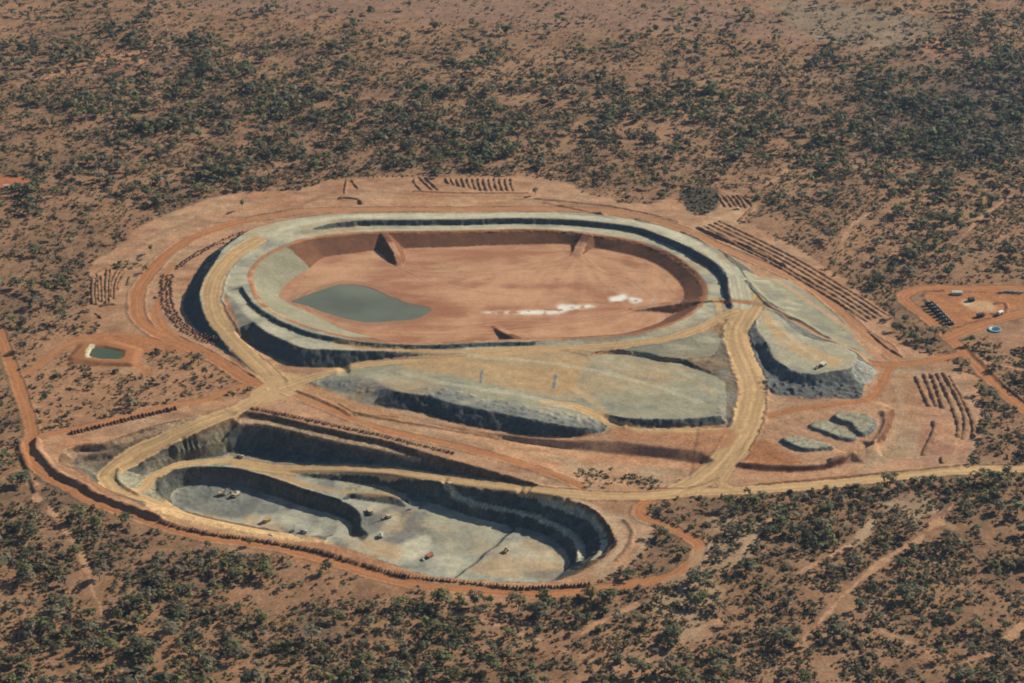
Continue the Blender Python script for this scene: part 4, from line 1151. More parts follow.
def excavator(label, col='yellow', s=1.0):
    r = empty('excavator', label=label, cat='excavator')
    for y in (-2.0, 2.0):
        MB().prism([(-3.2,0.4),(-2.8,0),(2.8,0),(3.2,0.4),(3.2,1.0),(2.7,1.4),(-2.7,1.4),(-3.2,1.0)], y - 0.45, y + 0.45).build('track', M['dark'], r)
    MB().tube((0, 0, 1.0), (0, 0, 1.8), 1.5, n=16).build('turntable', M['dark'], r)
    MB().box(-3.6, 2.0, -2.0, 2.0, 1.8, 3.6, 0.1, 0.1).box(-4.3, -3.3, -2.0, 2.0, 1.8, 3.3).build('machine_house', M[col], r, 0.1)
    c = MB().box(0.4, 2.5, 0.7, 2.0, 1.9, 4.6, 0.15, 0.05).build('cab', M['white'], r, 0.06)
    MB().box(0.7, 2.56, 0.66, 2.05, 3.1, 4.3, 0.1, 0.0).build('window', M['glass'], c)
    b = MB().prism([(1.2,2.6),(2.2,2.4),(5.2,6.2),(8.2,6.2),(8.3,6.9),(4.8,7.2)], -0.9, -0.2).build('boom', M[col], r, 0.05)
    MB().prism([(7.4,7.5),(8.2,7.6),(9.6,2.4),(8.9,2.3)], -0.85, -0.25).build('stick', M[col], r, 0.05)
    MB().prism([(8.7,2.5),(9.8,2.4),(9.9,1.2),(8.8,0.5),(7.9,0.8),(8.2,1.6)], -1.4, 0.3).build('bucket', M['dark'], r)
    return r

def wheel_loader(label, col='yellow'):
    r = empty('wheel_loader', label=label, cat='loader')
    MB().box(-4.0, -0.2, -1.2, 1.2, 1.3, 3.0, 0.2, 0.1).box(-0.2, 2.4, -0.9, 0.9, 1.2, 2.3).build('body', M[col], r, 0.08)
    c = MB().box(-1.2, 0.6, -0.9, 0.9, 2.9, 4.5, 0.12, 0.1).build('cab', M['white'], r, 0.05)
    MB().box(-1.26, 0.66, -0.95, 0.95, 3.3, 4.2, 0.06, 0.04).build('window', M['glass'], c)
    MB().prism([(1.6,2.6),(2.2,2.9),(4.6,1.2),(4.3,0.8)], -0.9, 0.9).build('lift_arm', M[col], r)
    MB().prism([(4.3,1.5),(4.6,1.6),(5.9,0.5),(5.6,0.15),(4.4,0.2)], -1.9, 1.9).build('bucket', M['dark'], r)
    for x in (-2.8, 2.2):
        for y in (-1.35, 1.35): wheel(r, x, y, 1.0, 0.8)
    return r

def bulldozer(label, col='yellow'):
    r = empty('bulldozer', label=label, cat='bulldozer')
    for y in (-1.4, 1.4):
        MB().prism([(-2.6,0.5),(-2.0,0),(1.8,0),(2.4,0.5),(-0.8,2.0)], y - 0.35, y + 0.35).build('track', M['dark'], r)
    MB().box(-1.8, 2.3, -0.95, 0.95, 0.9, 2.5, 0.1, 0.1).build('body', M[col], r, 0.06)
    c = MB().box(-1.7, 0.2, -0.95, 0.95, 2.5, 4.0, 0.12, 0.08).build('cab', M['white'], r, 0.05)
    MB().box(-1.75, 0.25, -1.0, 1.0, 2.8, 3.7, 0.1, 0.06).build('window', M['glass'], c)
    MB().prism([(2.9,0.1),(3.3,0.0),(3.1,0.9),(3.5,1.9),(3.2,1.9),(2.8,0.9)], -2.3, 2.3).build('blade', M[col], r)
    MB().prism([(-2.6,1.8),(-2.2,1.9),(-2.9,-0.0),(-3.2,0.1)], -0.3, 0.3).build('ripper', M['dark'], r)
    return r

def ute(label, col='white'):
    r = empty('ute', label=label, cat='car')
    MB().box(-2.6, 2.6, -0.95, 0.95, 0.45, 1.05, 0.04, 0.04).build('body', M[col], r, 0.08)
    c = MB().box(-0.5, 1.5, -0.9, 0.9, 1.05, 1.85, 0.35, 0.12).build('cabin', M[col], r, 0.06)
    MB().box(-0.44, 1.44, -0.93, 0.93, 1.15, 1.62, 0.3, 0.08).build('window', M['glass'], c)
    MB().box(-2.6, -0.55, -0.95, -0.88, 1.05, 1.4).box(-2.6, -0.55, 0.88, 0.95, 1.05, 1.4).box(-2.6, -2.53, -0.88, 0.88, 1.05, 1.4).build('tray', M[col], r)
    for x in (-1.7, 1.6):
        for y in (-0.85, 0.85): wheel(r, x, y, 0.42, 0.28)
    return r

def water_truck(label):
    r = empty('water_truck', label=label, cat='truck')
    MB().box(-4.2, 4.2, -1.0, 1.0, 0.9, 1.3).build('chassis', M['dark'], r)
    MB().tube((-4.2, 0, 2.3), (1.6, 0, 2.3), 1.2, n=18).build('tank', M['white'], r)
    c = MB().box(2.1, 4.4, -1.2, 1.2, 1.1, 3.3, 0.2, 0.08).build('cab', M['white'], r, 0.08)
    MB().box(2.3, 4.42, -1.24, 1.24, 2.1, 3.0, 0.14, 0.05).build('window', M['glass'], c)
    for x in (-3.2, -1.9, 3.2):
        for y in (-1.05, 1.05): wheel(r, x, y, 0.6, 0.45)
    return r

def drill_rig(label, col='steel'):
    r = empty('drill_rig', label=label, cat='drill rig')
    for y in (-1.2, 1.2):
        MB().prism([(-2.2,0.3),(-1.9,0),(1.9,0),(2.2,0.3),(2.0,0.9),(-2.0,0.9)], y - 0.3, y + 0.3).build('track', M['dark'], r)
    MB().box(-2.8, 1.6, -1.2, 1.2, 0.9, 2.6, 0.05, 0.05).build('body', M[col], r, 0.06)
    c = MB().box(1.0, 2.3, 0.1, 1.2, 1.1, 3.0, 0.08, 0.04).build('cab', M['white'], r, 0.04)
    MB().box(1.1, 2.34, 0.06, 1.24, 1.9, 2.8).build('window', M['glass'], c)
    MB().tube((2.6, -0.5, 0.3), (2.4, -0.5, 9.0), 0.28, n=8).tube((2.9, -0.5, 0.3), (2.75, -0.5, 9.0), 0.12, n=8).build('mast', M[col], r)
    return r

def light_tower(label):
    r = empty('lighting_tower', label=label, cat='lighting tower')
    MB().box(-1.3, 1.3, -0.8, 0.8, 0.5, 1.7, 0.05, 0.05).build('trailer', M['white'], r, 0.05)
    MB().tube((0, 0, 1.7), (0, 0, 7.5), 0.12, 0.08).build('mast', M['steel'], r)
    for y in (-0.9, -0.3, 0.3, 0.9):
        MB().box(-0.1, 0.2, y - 0.22, y + 0.22, 7.4, 7.8).build('lamp', M['white'], r)
    for y in (-0.8, 0.8): wheel(r, 0, y, 0.35, 0.2)
    return r

# ---- machines in the pit and about the mine
h = heading
place(excavator('large cream excavator digging broken rock in the smaller pit', 'cream'), 222, 495, h(222,495,236,493)).scale = (1.05,) * 3
place(haul_truck('cream haul truck being loaded beside the large excavator in the smaller pit', 'cream'), 236, 496, h(236,496,228,503))
place(haul_truck('yellow haul truck with dark shadow at the south edge of the smaller pit', 'yellow', False), 267, 521.5, h(267,521,262,524)).scale = (0.95,) * 3
place(ute('white ute on the cream rim road below the smaller pit'), 271, 535.5, h(271,535,280,538)).scale = (1.1,) * 3
place(drill_rig('grey drill rig at the south edge of the smaller pit, beside white hopper'), 292, 532, 0.6)
place(water_truck('white tanker parked east of the drill rig at the pit edge'), 304, 532.5, h(304,532,312,534))
place(haul_truck('empty cream haul truck in shade below the ledge of the larger pit', 'cream', False), 370, 513, h(370,513,376,520)).scale = (1.0,) * 3
place(excavator('pale cream excavator beside rubble near the ledge of the larger pit', 'cream'), 388, 518, h(388,518,378,522)).scale = (0.95,) * 3
place(haul_truck('small white topped truck west of the pale floor patch in the larger pit', 'white', True), 381, 536.5, h(381,536,384,528)).scale = (0.8,) * 3
place(haul_truck('orange topped truck on the pale floor of the larger pit', 'orange', False), 429.5, 557, h(429,557,436,553)).scale = (0.9,) * 3
place(ute('white ute behind the orange truck on the larger pit floor'), 423, 560, h(423,560,427,563)).scale = (1.1,) * 3
place(bulldozer('yellow bulldozer above wheel tracks at the east end of the larger pit', 'yellow'), 506, 551.5, h(506,551,500,557)).scale = (1.2,) * 3
place(light_tower('white lighting tower at the tip of the ledge shadow in the larger pit'), 410, 509.5, 0.3).scale = (1.1,) * 3
place(water_truck('white truck on the cream ramp road above the smaller pit'), 240.5, 457.5, h(240,457,250,459))
place(haul_truck('white haul truck tipping at the edge of the east rock dump', 'white', False), 823, 365.5, h(823,365,829,361))
place(bulldozer('dusty bulldozer pushing rock beside the tipping truck on the east dump', 'cream'), 817, 368.5, h(817,368,812,371))
place(ute('white ute parked on the orange track west of the dam'), 157, 297, h(157,297,157,285)).scale = (1.5,) * 3
place(ute('white ute on the bare pad above the long topsoil ridges'), 737, 209.5, h(737,209,745,209)).scale = (1.7,) * 3
place(ute('white ute parked among trees north west of the dam'), 246, 188.5, h(246,188,252,186)).scale = (1.5,) * 3

# ---- works yard
gen0 = None
gx0, gy0, _ = at(929.5, 304.5); gx1, gy1, _ = at(949.5, 325)
ang = math.atan2(gy1 - gy0, gx1 - gx0)
NG = 8
for k in range(NG):
    t = k / (NG - 1)
    if gen0 is None:
        g = empty('generator_set', cat='generator', group='row of dark generator sets in the works yard')
        MB().box(-6.0, 5.0, -1.9, 1.9, 0.25, 3.6).build('housing', M['navy'], g, 0.06)
        MB().box(-6.2, 5.2, -1.6, 1.6, 0.0, 0.24).build('skid', M['dark'], g)
        MB().box(5.02, 6.6, -1.8, 1.8, 0.3, 2.6).build('radiator', M['concrete'], g, 0.05)
        MB().tube((-1.0, 0, 3.6), (-1.0, 0, 4.7), 0.8, 0.8, n=12).build('exhaust_stack', M['concrete'], g)
        gen0 = g
    else:
        g = copy_thing(gen0)
    x, y = gx0 + (gx1 - gx0) * t, gy0 + (gy1 - gy0) * t
    g.location = (x, y, ground_z(x, y)); g.rotation_euler = (0, 0, ang + math.pi / 2)
    g['label'] = 'dark box shaped generator set ' + ('at the upper end of the row in the works yard' if k == 0 else 'at the lower end of the row in the works yard' if k == NG - 1
        else ['second', 'third', 'fourth', 'fifth', 'sixth', 'seventh'][k - 1] + ' from the upper end of the works yard row')

hut0 = None
for k in range(4):
    if hut0 is None:
        g = empty('site_hut', cat='hut', group='white huts in a row in the works yard')
        MB().box(-3.0, 3.0, -1.6, 1.6, 0.2, 3.2).build('wall', M['white'], g)
        MB().prism([(-3.3,3.2),(3.3,3.2),(3.3,3.4),(0,4.3),(-3.3,3.4)], -1.8, 1.8).build('roof', M['white'], g)
        d_ = MB().box(-0.5, 0.5, -1.66, -1.6, 0.2, 2.3).build('door', M['steel'], g)
        MB().box(0.25, 0.4, -1.72, -1.66, 1.1, 1.3).build('handle', M['dark'], d_)
        MB().box(1.2, 2.3, -1.65, -1.6, 1.3, 2.2).build('window', M['glass'], g)
        hut0 = g
    else:
        g = copy_thing(hut0)
    place(g, 953 + 2.6 * k, 294.0, R(90))
    g['label'] = 'white site hut, %s of the four at the top of the works yard' % ['leftmost', 'second from left', 'third from left', 'rightmost'][k]

def shed(px, py, rz, L, Wd, Hh, mat, roof, label, name='shed'):
    g = empty(name, cat='shed', label=label)
    MB().box(-L / 2, L / 2, -Wd / 2, Wd / 2, 0, Hh).build('wall', M[mat], g)
    MB().prism([(-Wd / 2 - .3, Hh), (Wd / 2 + .3, Hh), (0, Hh * 1.35)], -L / 2 - .3, L / 2 + .3).build('roof', M[roof], g).rotation_euler = (0, 0, R(90))
    MB().box(-L * .2, L * .2, -Wd / 2 - .06, -Wd / 2, 0, Hh * .8).build('door', M['dark'], g)
    return place(g, px, py, rz)
shed(971, 301, 0.2, 7, 6, 4, 'dark', 'navy', 'dark small shed on the pale pad in the middle of the works yard')
shed(1000, 314, 0.7, 8, 5, 3.4, 'white', 'white', 'white shed inside the curved bund of the works yard')
shed(6.5, 188, 0.2, 7, 6, 4.5, 'white', 'white', 'white shed at the very left edge of the picture on red ground')
shed(15.5, 188, 0.2, 8, 7, 5.5, 'steel', 'white', 'pale roofed shed just right of the white one on red ground')
place(haul_truck('dark truck parked near the lower rim of the works yard', 'navy', False), 980, 317, 0.2)
place(ute('ute parked beside the dark truck in the works yard', 'steel'), 984.5, 315.6, 0.6)
t_ = empty('water_tank', cat='tank', label='round pale blue open water tank beside the works yard road')
ring_ = MB(); n = 40
vs = []
for k in range(n):
    c_, s_ = math.cos(2 * math.pi * k / n), math.sin(2 * math.pi * k / n)
    vs += [(8.6 * c_, 8.6 * s_, 0), (8.6 * c_, 8.6 * s_, 1.8), (6.4 * c_, 6.4 * s_, 1.6), (4.2 * c_, 4.2 * s_, 0.5)]
fs = []
for k in range(n):
    a, b = 4 * k, 4 * ((k + 1) % n)
    fs += [(a, b, b + 1, a + 1), (a + 1, b + 1, b + 2, a + 2), (a + 2, b + 2, b + 3, a + 3)]
ring_.add(vs, fs).build('liner', M['blue'], t_)
MB().add([(4.9 * math.cos(2 * math.pi * k / n), 4.9 * math.sin(2 * math.pi * k / n), 0.8) for k in range(n)], [tuple(range(n))]).build('water', M['bluedeep'], t_)
place(t_, 995, 330, 0)
cont0 = None
for k, (px, py) in enumerate([(1001, 293), (1006, 292.6), (1011, 292.8), (1016, 293.2), (1021, 293.4)]):
    if cont0 is None:
        g = empty('storage_container', cat='container', group='row of storage containers at the top right of the works yard')
        MB().box(-3, 3, -1.2, 1.2, 0.1, 2.6).build('body', M['steel'], g, 0.03)
        for y in (-0.6, 0.6): MB().box(3.0, 3.06, y - .55, y + .55, .25, 2.5).build('door', M['concrete'], g)
        cont0 = g
    else: g = copy_thing(cont0)
    place(g, px, py, 0.1 * k)
    g['label'] = 'grey storage container, %s of five at the top right of the works yard' % ['leftmost', 'second', 'middle one', 'fourth', 'rightmost'][k]

# ------------------------------------------------------------------ topsoil ridges (windrows), one mesh each
def windrow(line, hgt, wid, label, group, col, mat='ground'):
    hgt *= 1.0; wid *= 1.15; col = np.asarray(col) * 0.5 + PINK * 0.34
    w = densify(spline(hit(line), 6), 1.6)
    t = np.gradient(w[:, :2], axis=0); t /= np.maximum(np.hypot(t[:, 0], t[:, 1])[:, None], 1e-6)
    nr = np.stack([-t[:, 1], t[:, 0]], 1)
    s_ = np.arange(len(w)) * 1.6
    seed = rng.uniform(0, 999)
    lum = 1 + 0.7 * vnoise(s_ + seed, s_ * 0 + seed, 5.0, 171)
    endf = np.clip(np.minimum(s_, s_[-1] - s_) / 3.0, 0, 1)
    prof = [(-1, -0.5), (-0.55, 0.55), (-0.1, 1.0), (0.4, 0.7), (1, -0.5)]
    V = []
    for u_, hh in prof:
        jit = 1 + 0.25 * vnoise(s_ + seed, s_ * 0 + 50 * u_ + seed, 3.5, 181)
        x = w[:, 0] + nr[:, 0] * wid / 2 * u_ * jit; y = w[:, 1] + nr[:, 1] * wid / 2 * u_ * jit
        z = bilinear(Z, x, y) + (hh * hgt * lum * endf if hh > 0 else hh)
        V.append(np.stack([x, y, z], 1))
    n = len(w)
    Vv = np.vstack(V)
    F = np.array([[a * n + i, a * n + i + 1, (a + 1) * n + i + 1, (a + 1) * n + i] for a in range(4) for i in range(n - 1)])
    o = Vv.mean(0); o[2] = Vv[:, 2].min()
    cc = np.asarray(col) * (1 + 0.25 * vnoise(Vv[:, 0], Vv[:, 1], 4, 191))[:, None]
    ob = link('topsoil_ridge', np_mesh('topsoil_ridge', Vv - o, F[:, ::-1], M[mat], cc))
    ob.location = o
    return tag(ob, label, 'earth ridge', group)

ORD = ['first', 'second', 'third', 'fourth', 'fifth', 'sixth', 'seventh', 'eighth', 'ninth', 'tenth', 'eleventh', 'twelfth', 'thirteenth', 'fourteenth']
fw = [[(93.4,277),(92.5,291),(93.4,304.7)], [(98,274.6),(98.8,288),(99.6,302)], [(107.8,269),(106.4,284),(106.4,304.7)], [(119.4,269),(112.6,282.8),(111.2,299)],
      [(126,273),(119.4,282.8),(118,291)], [(131,276),(127,286)]]
fw = [w_ for q_ in fw[:4] for w_ in (q_, [(x_ + 3.6, y_ + 0.6) for x_, y_ in q_])] + fw[4:]
for k, q in enumerate(fw):
    windrow(q, 2.0, 6.0, 'dark topsoil ridge, %s from the left in the field west of the dam' % ORD[k], 'topsoil ridges west of the dam', SOIL * 0.75)
windrow([(96,275),(102,270),(109,266.5)], 1.8, 5, 'short topsoil ridge along the upper end of the field west of the dam', 'topsoil ridges west of the dam', SOIL * 0.8)
windrow([(99,306.5),(108,305),(116,304.5)], 2.2, 6, 'dark topsoil ridge along the lower end of the field west of the dam', 'topsoil ridges west of the dam', SOIL * 0.6)
windrow([(95,313),(99,316),(102,319)], 1.6, 5, 'stubby topsoil ridge below the field west of the dam', 'topsoil ridges west of the dam', SOIL * 0.8)
for k, (x_, y0_, y1_) in enumerate([(446 + 5.4 * i_, 178 + 0.3 * (i_ % 3), 184.5 + min(7, 1.1 * i_)) for i_ in range(13)]):
    windrow([(x_, y0_), (x_ + 1.2, (y0_ + y1_) / 2), (x_ + 3.4, y1_)], 2.0, 6.0, 'short topsoil ridge, %s from the left of the comb behind the dam' % ORD[k], 'comb of short topsoil ridges behind the dam', SOIL * 0.9)
for k, q in enumerate([[(415.5,178),(415,183.5),(423.5,191.7)], [(419,177),(426,184),(433,190.6)], [(425,177),(432,184),(439,190.6)], [(347.4,179),(346,186),(345,194)], [(352,180),(355,185),(359,189)]]):
    windrow(q, 1.7, 5.5, 'slanting topsoil ridge, %s of the group left of the comb behind the dam' % ORD[k], 'slanting topsoil ridges behind the dam', SOIL * 0.9)
windrow([(338,199),(345,198),(358,199.5),(362,205)], 2.5, 7, 'brown earth bank round a small scrape behind the dam', None, BROWN)
for k, q in enumerate([[(716.3,193.7),(721,200),(726,207.5)], [(722,194.7),(727,200),(732,207.5)], [(727,194.7),(732,200),(737,207)], [(732,194.7),(737,200),(742,207.5)],
                       [(736.4,194.7),(742,200.5),(746.7,208.5)]]):
    windrow(q, 1.9, 6, 'dark topsoil ridge, %s from the left on the far bare pad' % ORD[k], 'topsoil ridges on the far bare pad', SOIL * 0.7)
windrow([(739,194.7),(747,200.5),(752.6,206.5),(747,213),(738.5,222)], 2.2, 6, 'bent topsoil ridge wrapping the right end of the far bare pad', None, SOIL * 0.8)
base = [(699,227.5),(740,247),(781,268),(836,301),(868,322)]
for k in range(5):
    q = [(x + 4.9 * k, y - 1.75 * k) for x, y in base]
    windrow(q, 1.45, 7.0, 'long topsoil ridge, %s counting outwards from the dam road on the east side' % ORD[k], 'long parallel topsoil ridges east of the dam', SOIL * (1.1 if k else 0.8))
windrow([(868,331),(885,346),(903,357)], 1.6, 5, 'topsoil ridge running down to the junction near the works yard', None, SOIL * 0.85)
ff = [[(915.8,376),(921.7,389.5),(929.5,407)], [(923.6,373),(930.4,389.5),(937,407)], [(930.4,373),(937,388),(943,409)], [(937,373),(947,393.4),(955,413),(958.8,426.6),(957.8,438)],
      [(943,372),(955,393.4),(964.6,415),(965.6,428.6),(962.7,440)], [(949,376),(960.7,395.4),(970.5,415),(974,427),(973.4,439)]]
for k, q in enumerate(ff):
    windrow(q, 2.3, 7.0, 'brown topsoil ridge, %s from the left in the field by the right scrub' % ORD[k], 'topsoil ridges in the field by the right scrub', SOIL * 0.85)
windrow([(933.4,420.8),(934.4,430.5),(926.5,448),(922.6,456)], 2.6, 7, 'dark curved topsoil ridge alone below the ridged field', None, SOIL * 0.7)
windrow([(942,457),(942,464)], 2.4, 6, 'short dark topsoil ridge just above the main road', None, SOIL * 0.7)

# ------------------------------------------------------------------ tipped heaps, each its own mesh
def heap_mesh(name, rx, ry, hh, col, seed, mat='ground'):
    g = np.random.default_rng(seed)
    V = [(0, 0, hh)]; F = []
    n = 9
    for rr, zz in ((0.4, 0.72), (0.75, 0.3), (1.05, -0.25)):
        for k in range(n):
            t = 2 * math.pi * k / n
            j = g.uniform(0.82, 1.18)
            V.append((rx * rr * math.cos(t) * j, ry * rr * math.sin(t) * j, hh * zz * g.uniform(0.85, 1.15)))
    F3 = [(0, 1 + k, 1 + (k + 1) % n) for k in range(n)]
    F4 = [(1 + a * n + k, 1 + (a + 1) * n + k, 1 + (a + 1) * n + (k + 1) % n, 1 + a * n + (k + 1) % n) for a in range(2) for k in range(n)]
    me = bpy.data.meshes.new(name); me.from_pydata(V, [], F3 + F4)
    me.materials.append(M[mat])
    at_ = me.color_attributes.new('Col', 'FLOAT_COLOR', 'POINT')
    c4 = np.ones((len(V), 4), np.float32); c4[:, :3] = np.asarray(col) * g.uniform(0.8, 1.2, (len(V), 1))
    at_.data.foreach_set('color', c4.ravel())
    return me

def heaps(line, spacing, size, cols, label, group, name='spoil_heap', spread=0.0, seed=0, n_mesh=6, jit=0.25):
    g = np.random.default_rng(seed)
    w = densify(spline(hit(line), 6), 0.5)
    acc = np.concatenate([[0], np.cumsum(np.hypot(*np.diff(w[:, :2], axis=0).T))])
    ms = [heap_mesh(name, size[0] * g.uniform(.85, 1.15), size[1] * g.uniform(.85, 1.15), size[2] * g.uniform(.8, 1.2), cols[i % len(cols)], seed * 50 + i) for i in range(n_mesh)]
    s_ = spacing / 2
    cnt = 0
    while s_ < acc[-1]:
        i = int(np.searchsorted(acc, s_)); i = min(max(i, 1), len(w) - 2)
        d = w[i + 1, :2] - w[i - 1, :2]; L_ = max(1e-6, float(np.hypot(*d))); d = d / L_
        off = g.uniform(-spread, spread)
        x = float(w[i, 0] - d[1] * off); y = float(w[i, 1] + d[0] * off)
        o = bpy.data.objects.new(name, ms[int(g.integers(len(ms)))]); COL.objects.link(o)
        o.location = (x, y, ground_z(x, y)); o.rotation_euler = (0, 0, math.atan2(d[1], d[0]) + g.uniform(-.2, .2))
        k = g.uniform(.8, 1.2); o.scale = (k, k * g.uniform(.9, 1.1), k)
        tag(o, label, 'earth heap', group)
        s_ += spacing * g.uniform(1 - jit, 1 + jit); cnt += 1
    return cnt
DK = [SOIL * 0.62, SOIL * 0.72, np.array([0.14, 0.08, 0.07])]
heaps([(160,520),(183,528.5),(218,535.2),(249,539),(288,545.5),(320,552),(345,559.5),(365,565.5),(398,575),(429,579.5),(476,584.3),(520,588),(558,587.3),(590,584.8)], 3.3, (1.6, 4.4, 3.4), DK,
      'brown earth heap in the bund between the pit and the lower orange road', 'heaps of the bund along the lower pit rim', seed=3, n_mesh=8)
heaps([(70,433.8),(84,430.5),(110,424),(140,416.6),(176,408.3)], 4.4, (1.4, 4.8, 2.9), DK, 'brown earth heap in the row beside the road above the west end of the pit', 'heaps of the bund above the west end of the pit', seed=4)
heaps([(250,408.3),(280,413.5),(318,422),(350,429),(382,435.8),(418,445),(454,453.5)], 3.5, (1.5, 3.8, 2.8), DK, 'brown earth heap in the bund along the upper rim of the pit', 'heaps of the bund along the upper pit rim', seed=5)
heaps([(366,177.5),(390,176.6),(413,176.3)], 7.5, (2.0, 2.4, 1.9), DK, 'small earth heap in the dotted row behind the dam', 'dotted heaps behind the dam', seed=6)
RB = [SOIL * 0.75, np.array([0.16, 0.085, 0.075]), np.array([0.36, 0.17, 0.09]), SOIL * 0.55, np.array([0.20, 0.12, 0.10])]
for k, (dx_, sd_) in enumerate(((-4.6, 7), (0.0, 8), (4.6, 9))):
    heaps([(168 + dx_,274.6),(166 + dx_,291),(168.5 + dx_,307),(178 + dx_,322.5),(195 + dx_ * .7,335 - dx_ * .3),(216 + dx_ * .3,341.5 - dx_ * .6)], 5.2, (2.2, 2.8, 2.3), RB,
          'rough brown topsoil heap in the strip along the west foot of the dam', 'topsoil heaps along the west foot of the dam', 'topsoil_heap', 1.8, sd_)
for k, dd in enumerate((-1.4, 1.4)):
    heaps([(176,268.5 + dd),(188.5,259.8 + dd),(203.5,250.8 + dd),(222,242 + dd),(244,233 + dd)], 5.0, (2.0, 2.4, 2.0), RB,
          'rough brown topsoil heap in the thin strip above the west foot strip', 'topsoil heaps in the thin north west strip', 'topsoil_heap', 1.2, 12 + k)

for k, (y0_, sd_) in enumerate(((192.5, 21), (198, 22), (203.5, 23), (208, 24))):
    heaps([(683 + k, y0_), (698, y0_ - 1.0), (712 + k, y0_ + 1.0)], 6.5, (2.6, 3.2, 2.4), [np.array([0.10, 0.08, 0.058]), np.array([0.075, 0.068, 0.05])],
          'dark heap of cleared brush on the left half of the far bare pad', 'dark brush heaps on the far bare pad', 'brush_heap', 2.0, sd_)
# ------------------------------------------------------------------ vegetation
def clump_mesh(nq, rx, rz, z0, q, g, lobes=4):
    """leaf clumps: quads spread through a few lobes of a crown; returns (n*4,3)"""
    cs = np.stack([g.uniform(-.55, .55, lobes) * rx, g.uniform(-.55, .55, lobes) * rx, z0 + g.uniform(.25, .8, lobes) * rz], 1)
    rs = g.uniform(.42, .68, lobes) * rx
    k = g.integers(0, lobes, nq)
    d = g.normal(size=(nq, 3)); d /= np.linalg.norm(d, axis=1)[:, None]
    rad = g.uniform(.35, 1.0, nq) ** 0.6
    c = cs[k] + d * (rs[k] * rad)[:, None] * np.array([1, 1, .62])
    n = d * 0.9 + g.normal(size=(nq, 3)) * .28 + np.array([0, 0, .75])
    n /= np.linalg.norm(n, axis=1)[:, None]
    u = np.cross(n, g.normal(size=(nq, 3))); u /= np.maximum(np.linalg.norm(u, axis=1), 1e-6)[:, None]
    v = np.cross(n, u)
    s1 = (q * g.uniform(.6, 1.25, nq))[:, None]; s2 = (q * g.uniform(.5, 1.0, nq))[:, None]
    return np.stack([c - u * s1 - v * s2 * .6, c + u * s1 * .8 - v * s2, c + u * s1 + v * s2 * .7, c - u * s1 * .7 + v * s2], 1).reshape(-1, 3)

def dens_at(X, Y):
    px, py = pixel(X, Y, 0.0)
    rows = np.array([0, 50, 100, 150, 200, 250, 300, 400, 500, 550, 620, 690.0]); cols = np.arange(0, 1025, 128.0)
    T = np.array([[.20,.22,.15,.06,.06,.08,.10,.16,.50], [.34,.62,.58,.42,.30,.32,.30,.36,.80], [.50,.70,.82,.72,.75,.70,.60,.80,1.0], [.60,.50,.80,.80,.90,.70,.72,.92,1.0],
                  [.50,.60,.60,.32,.34,.42,.50,.55,.62], [.38,.36,.30,.2,.2,.3,.34,.42,.58], [.34,.42,.30,.2,.2,.2,.36,.5,.5], [.40,.38,.25,.2,.2,.2,.3,.7,.75],
                  [.62,.60,.35,.3,.2,.5,.80,.90,.95], [.72,.72,.55,.45,.42,.5,.82,.95,.95], [.74,.80,.78,.72,.66,.66,.80,.88,.95], [.76,.84,.78,.74,.76,.80,.86,.92,.95]])
    cxx = np.clip(px / 128.0, 0, 7.999); i = cxx.astype(int); u = cxx - i
    yy = np.clip(py, 0, 689.9); j = np.searchsorted(rows, yy, side='right') - 1; v = (yy - rows[j]) / (rows[j + 1] - rows[j])
    return (T[j, i] * (1 - u) + T[j, i + 1] * u) * (1 - v) + (T[j + 1, i] * (1 - u) + T[j + 1, i + 1] * u) * v

def scatter(n):
    """even points over the ground the picture covers, with a margin"""
    Yv = rng.uniform(1330, 4300, n); Xv = rng.uniform(-1, 1, n) * 0.315 * Yv * 1.12
    keep = rng.random(n) < 1.0
    wgt = Yv / Yv.max()
    keep &= rng.random(n) < 1.0
    return Xv, Yv
def even(n):
    Yv = np.sqrt(rng.uniform(1330.0 ** 2, 4300.0 ** 2, n)); Xv = rng.uniform(-1, 1, n) * 0.35 * Yv
    return Xv, Yv

def blocked(X, Y, grow=0):
    b = np.zeros(X.shape, bool)
    i = np.round((X - X0) / ST).astype(int); j = np.round((Y - Y0) / ST).astype(int)
    m = (i >= 0) & (i < nx) & (j >= 0) & (j < ny)
    b[m] = BAREG[j[m], i[m]] if grow else BARE[j[m], i[m]]
    for q, wd in TRACKS:
        w = spline(to_world([(a, c, 0) for a, c in q]), 4)
        for k in range(len(w) - 1):
            b |= np.hypot(X - w[k, 0], Y - w[k, 1]) < wd * 0.6 + 1
    return b
# islands of scrub left standing inside the cleared ground
ISL = [[(574,472),(590,468),(606,474),(612,484),(598,490),(578,487)], [(612,480),(640,476),(690,482),(688,488),(640,489)], [(650,503),(700,498),(716,508),(712,530),(690,540),(664,521),(648,512)],
       [(668,540),(690,536),(690,550),(676,558),(660,552)], [(110,262),(140,262),(141,270),(118,270)], [(682,190),(714,190),(716,208),(700,216),(682,206)]]
for q in ISL:
    BARE[paint_inside(spline(hit(q), 4, True)[:, :2])] = False
BARE |= ROADM > 0
_rt = np.maximum(blur(ROADM, 8), blur(pm.astype(np.float32), 8))
BAREG = (blur(BARE.astype(np.float32), 3) > 0.25) | (_rt > 0.03)

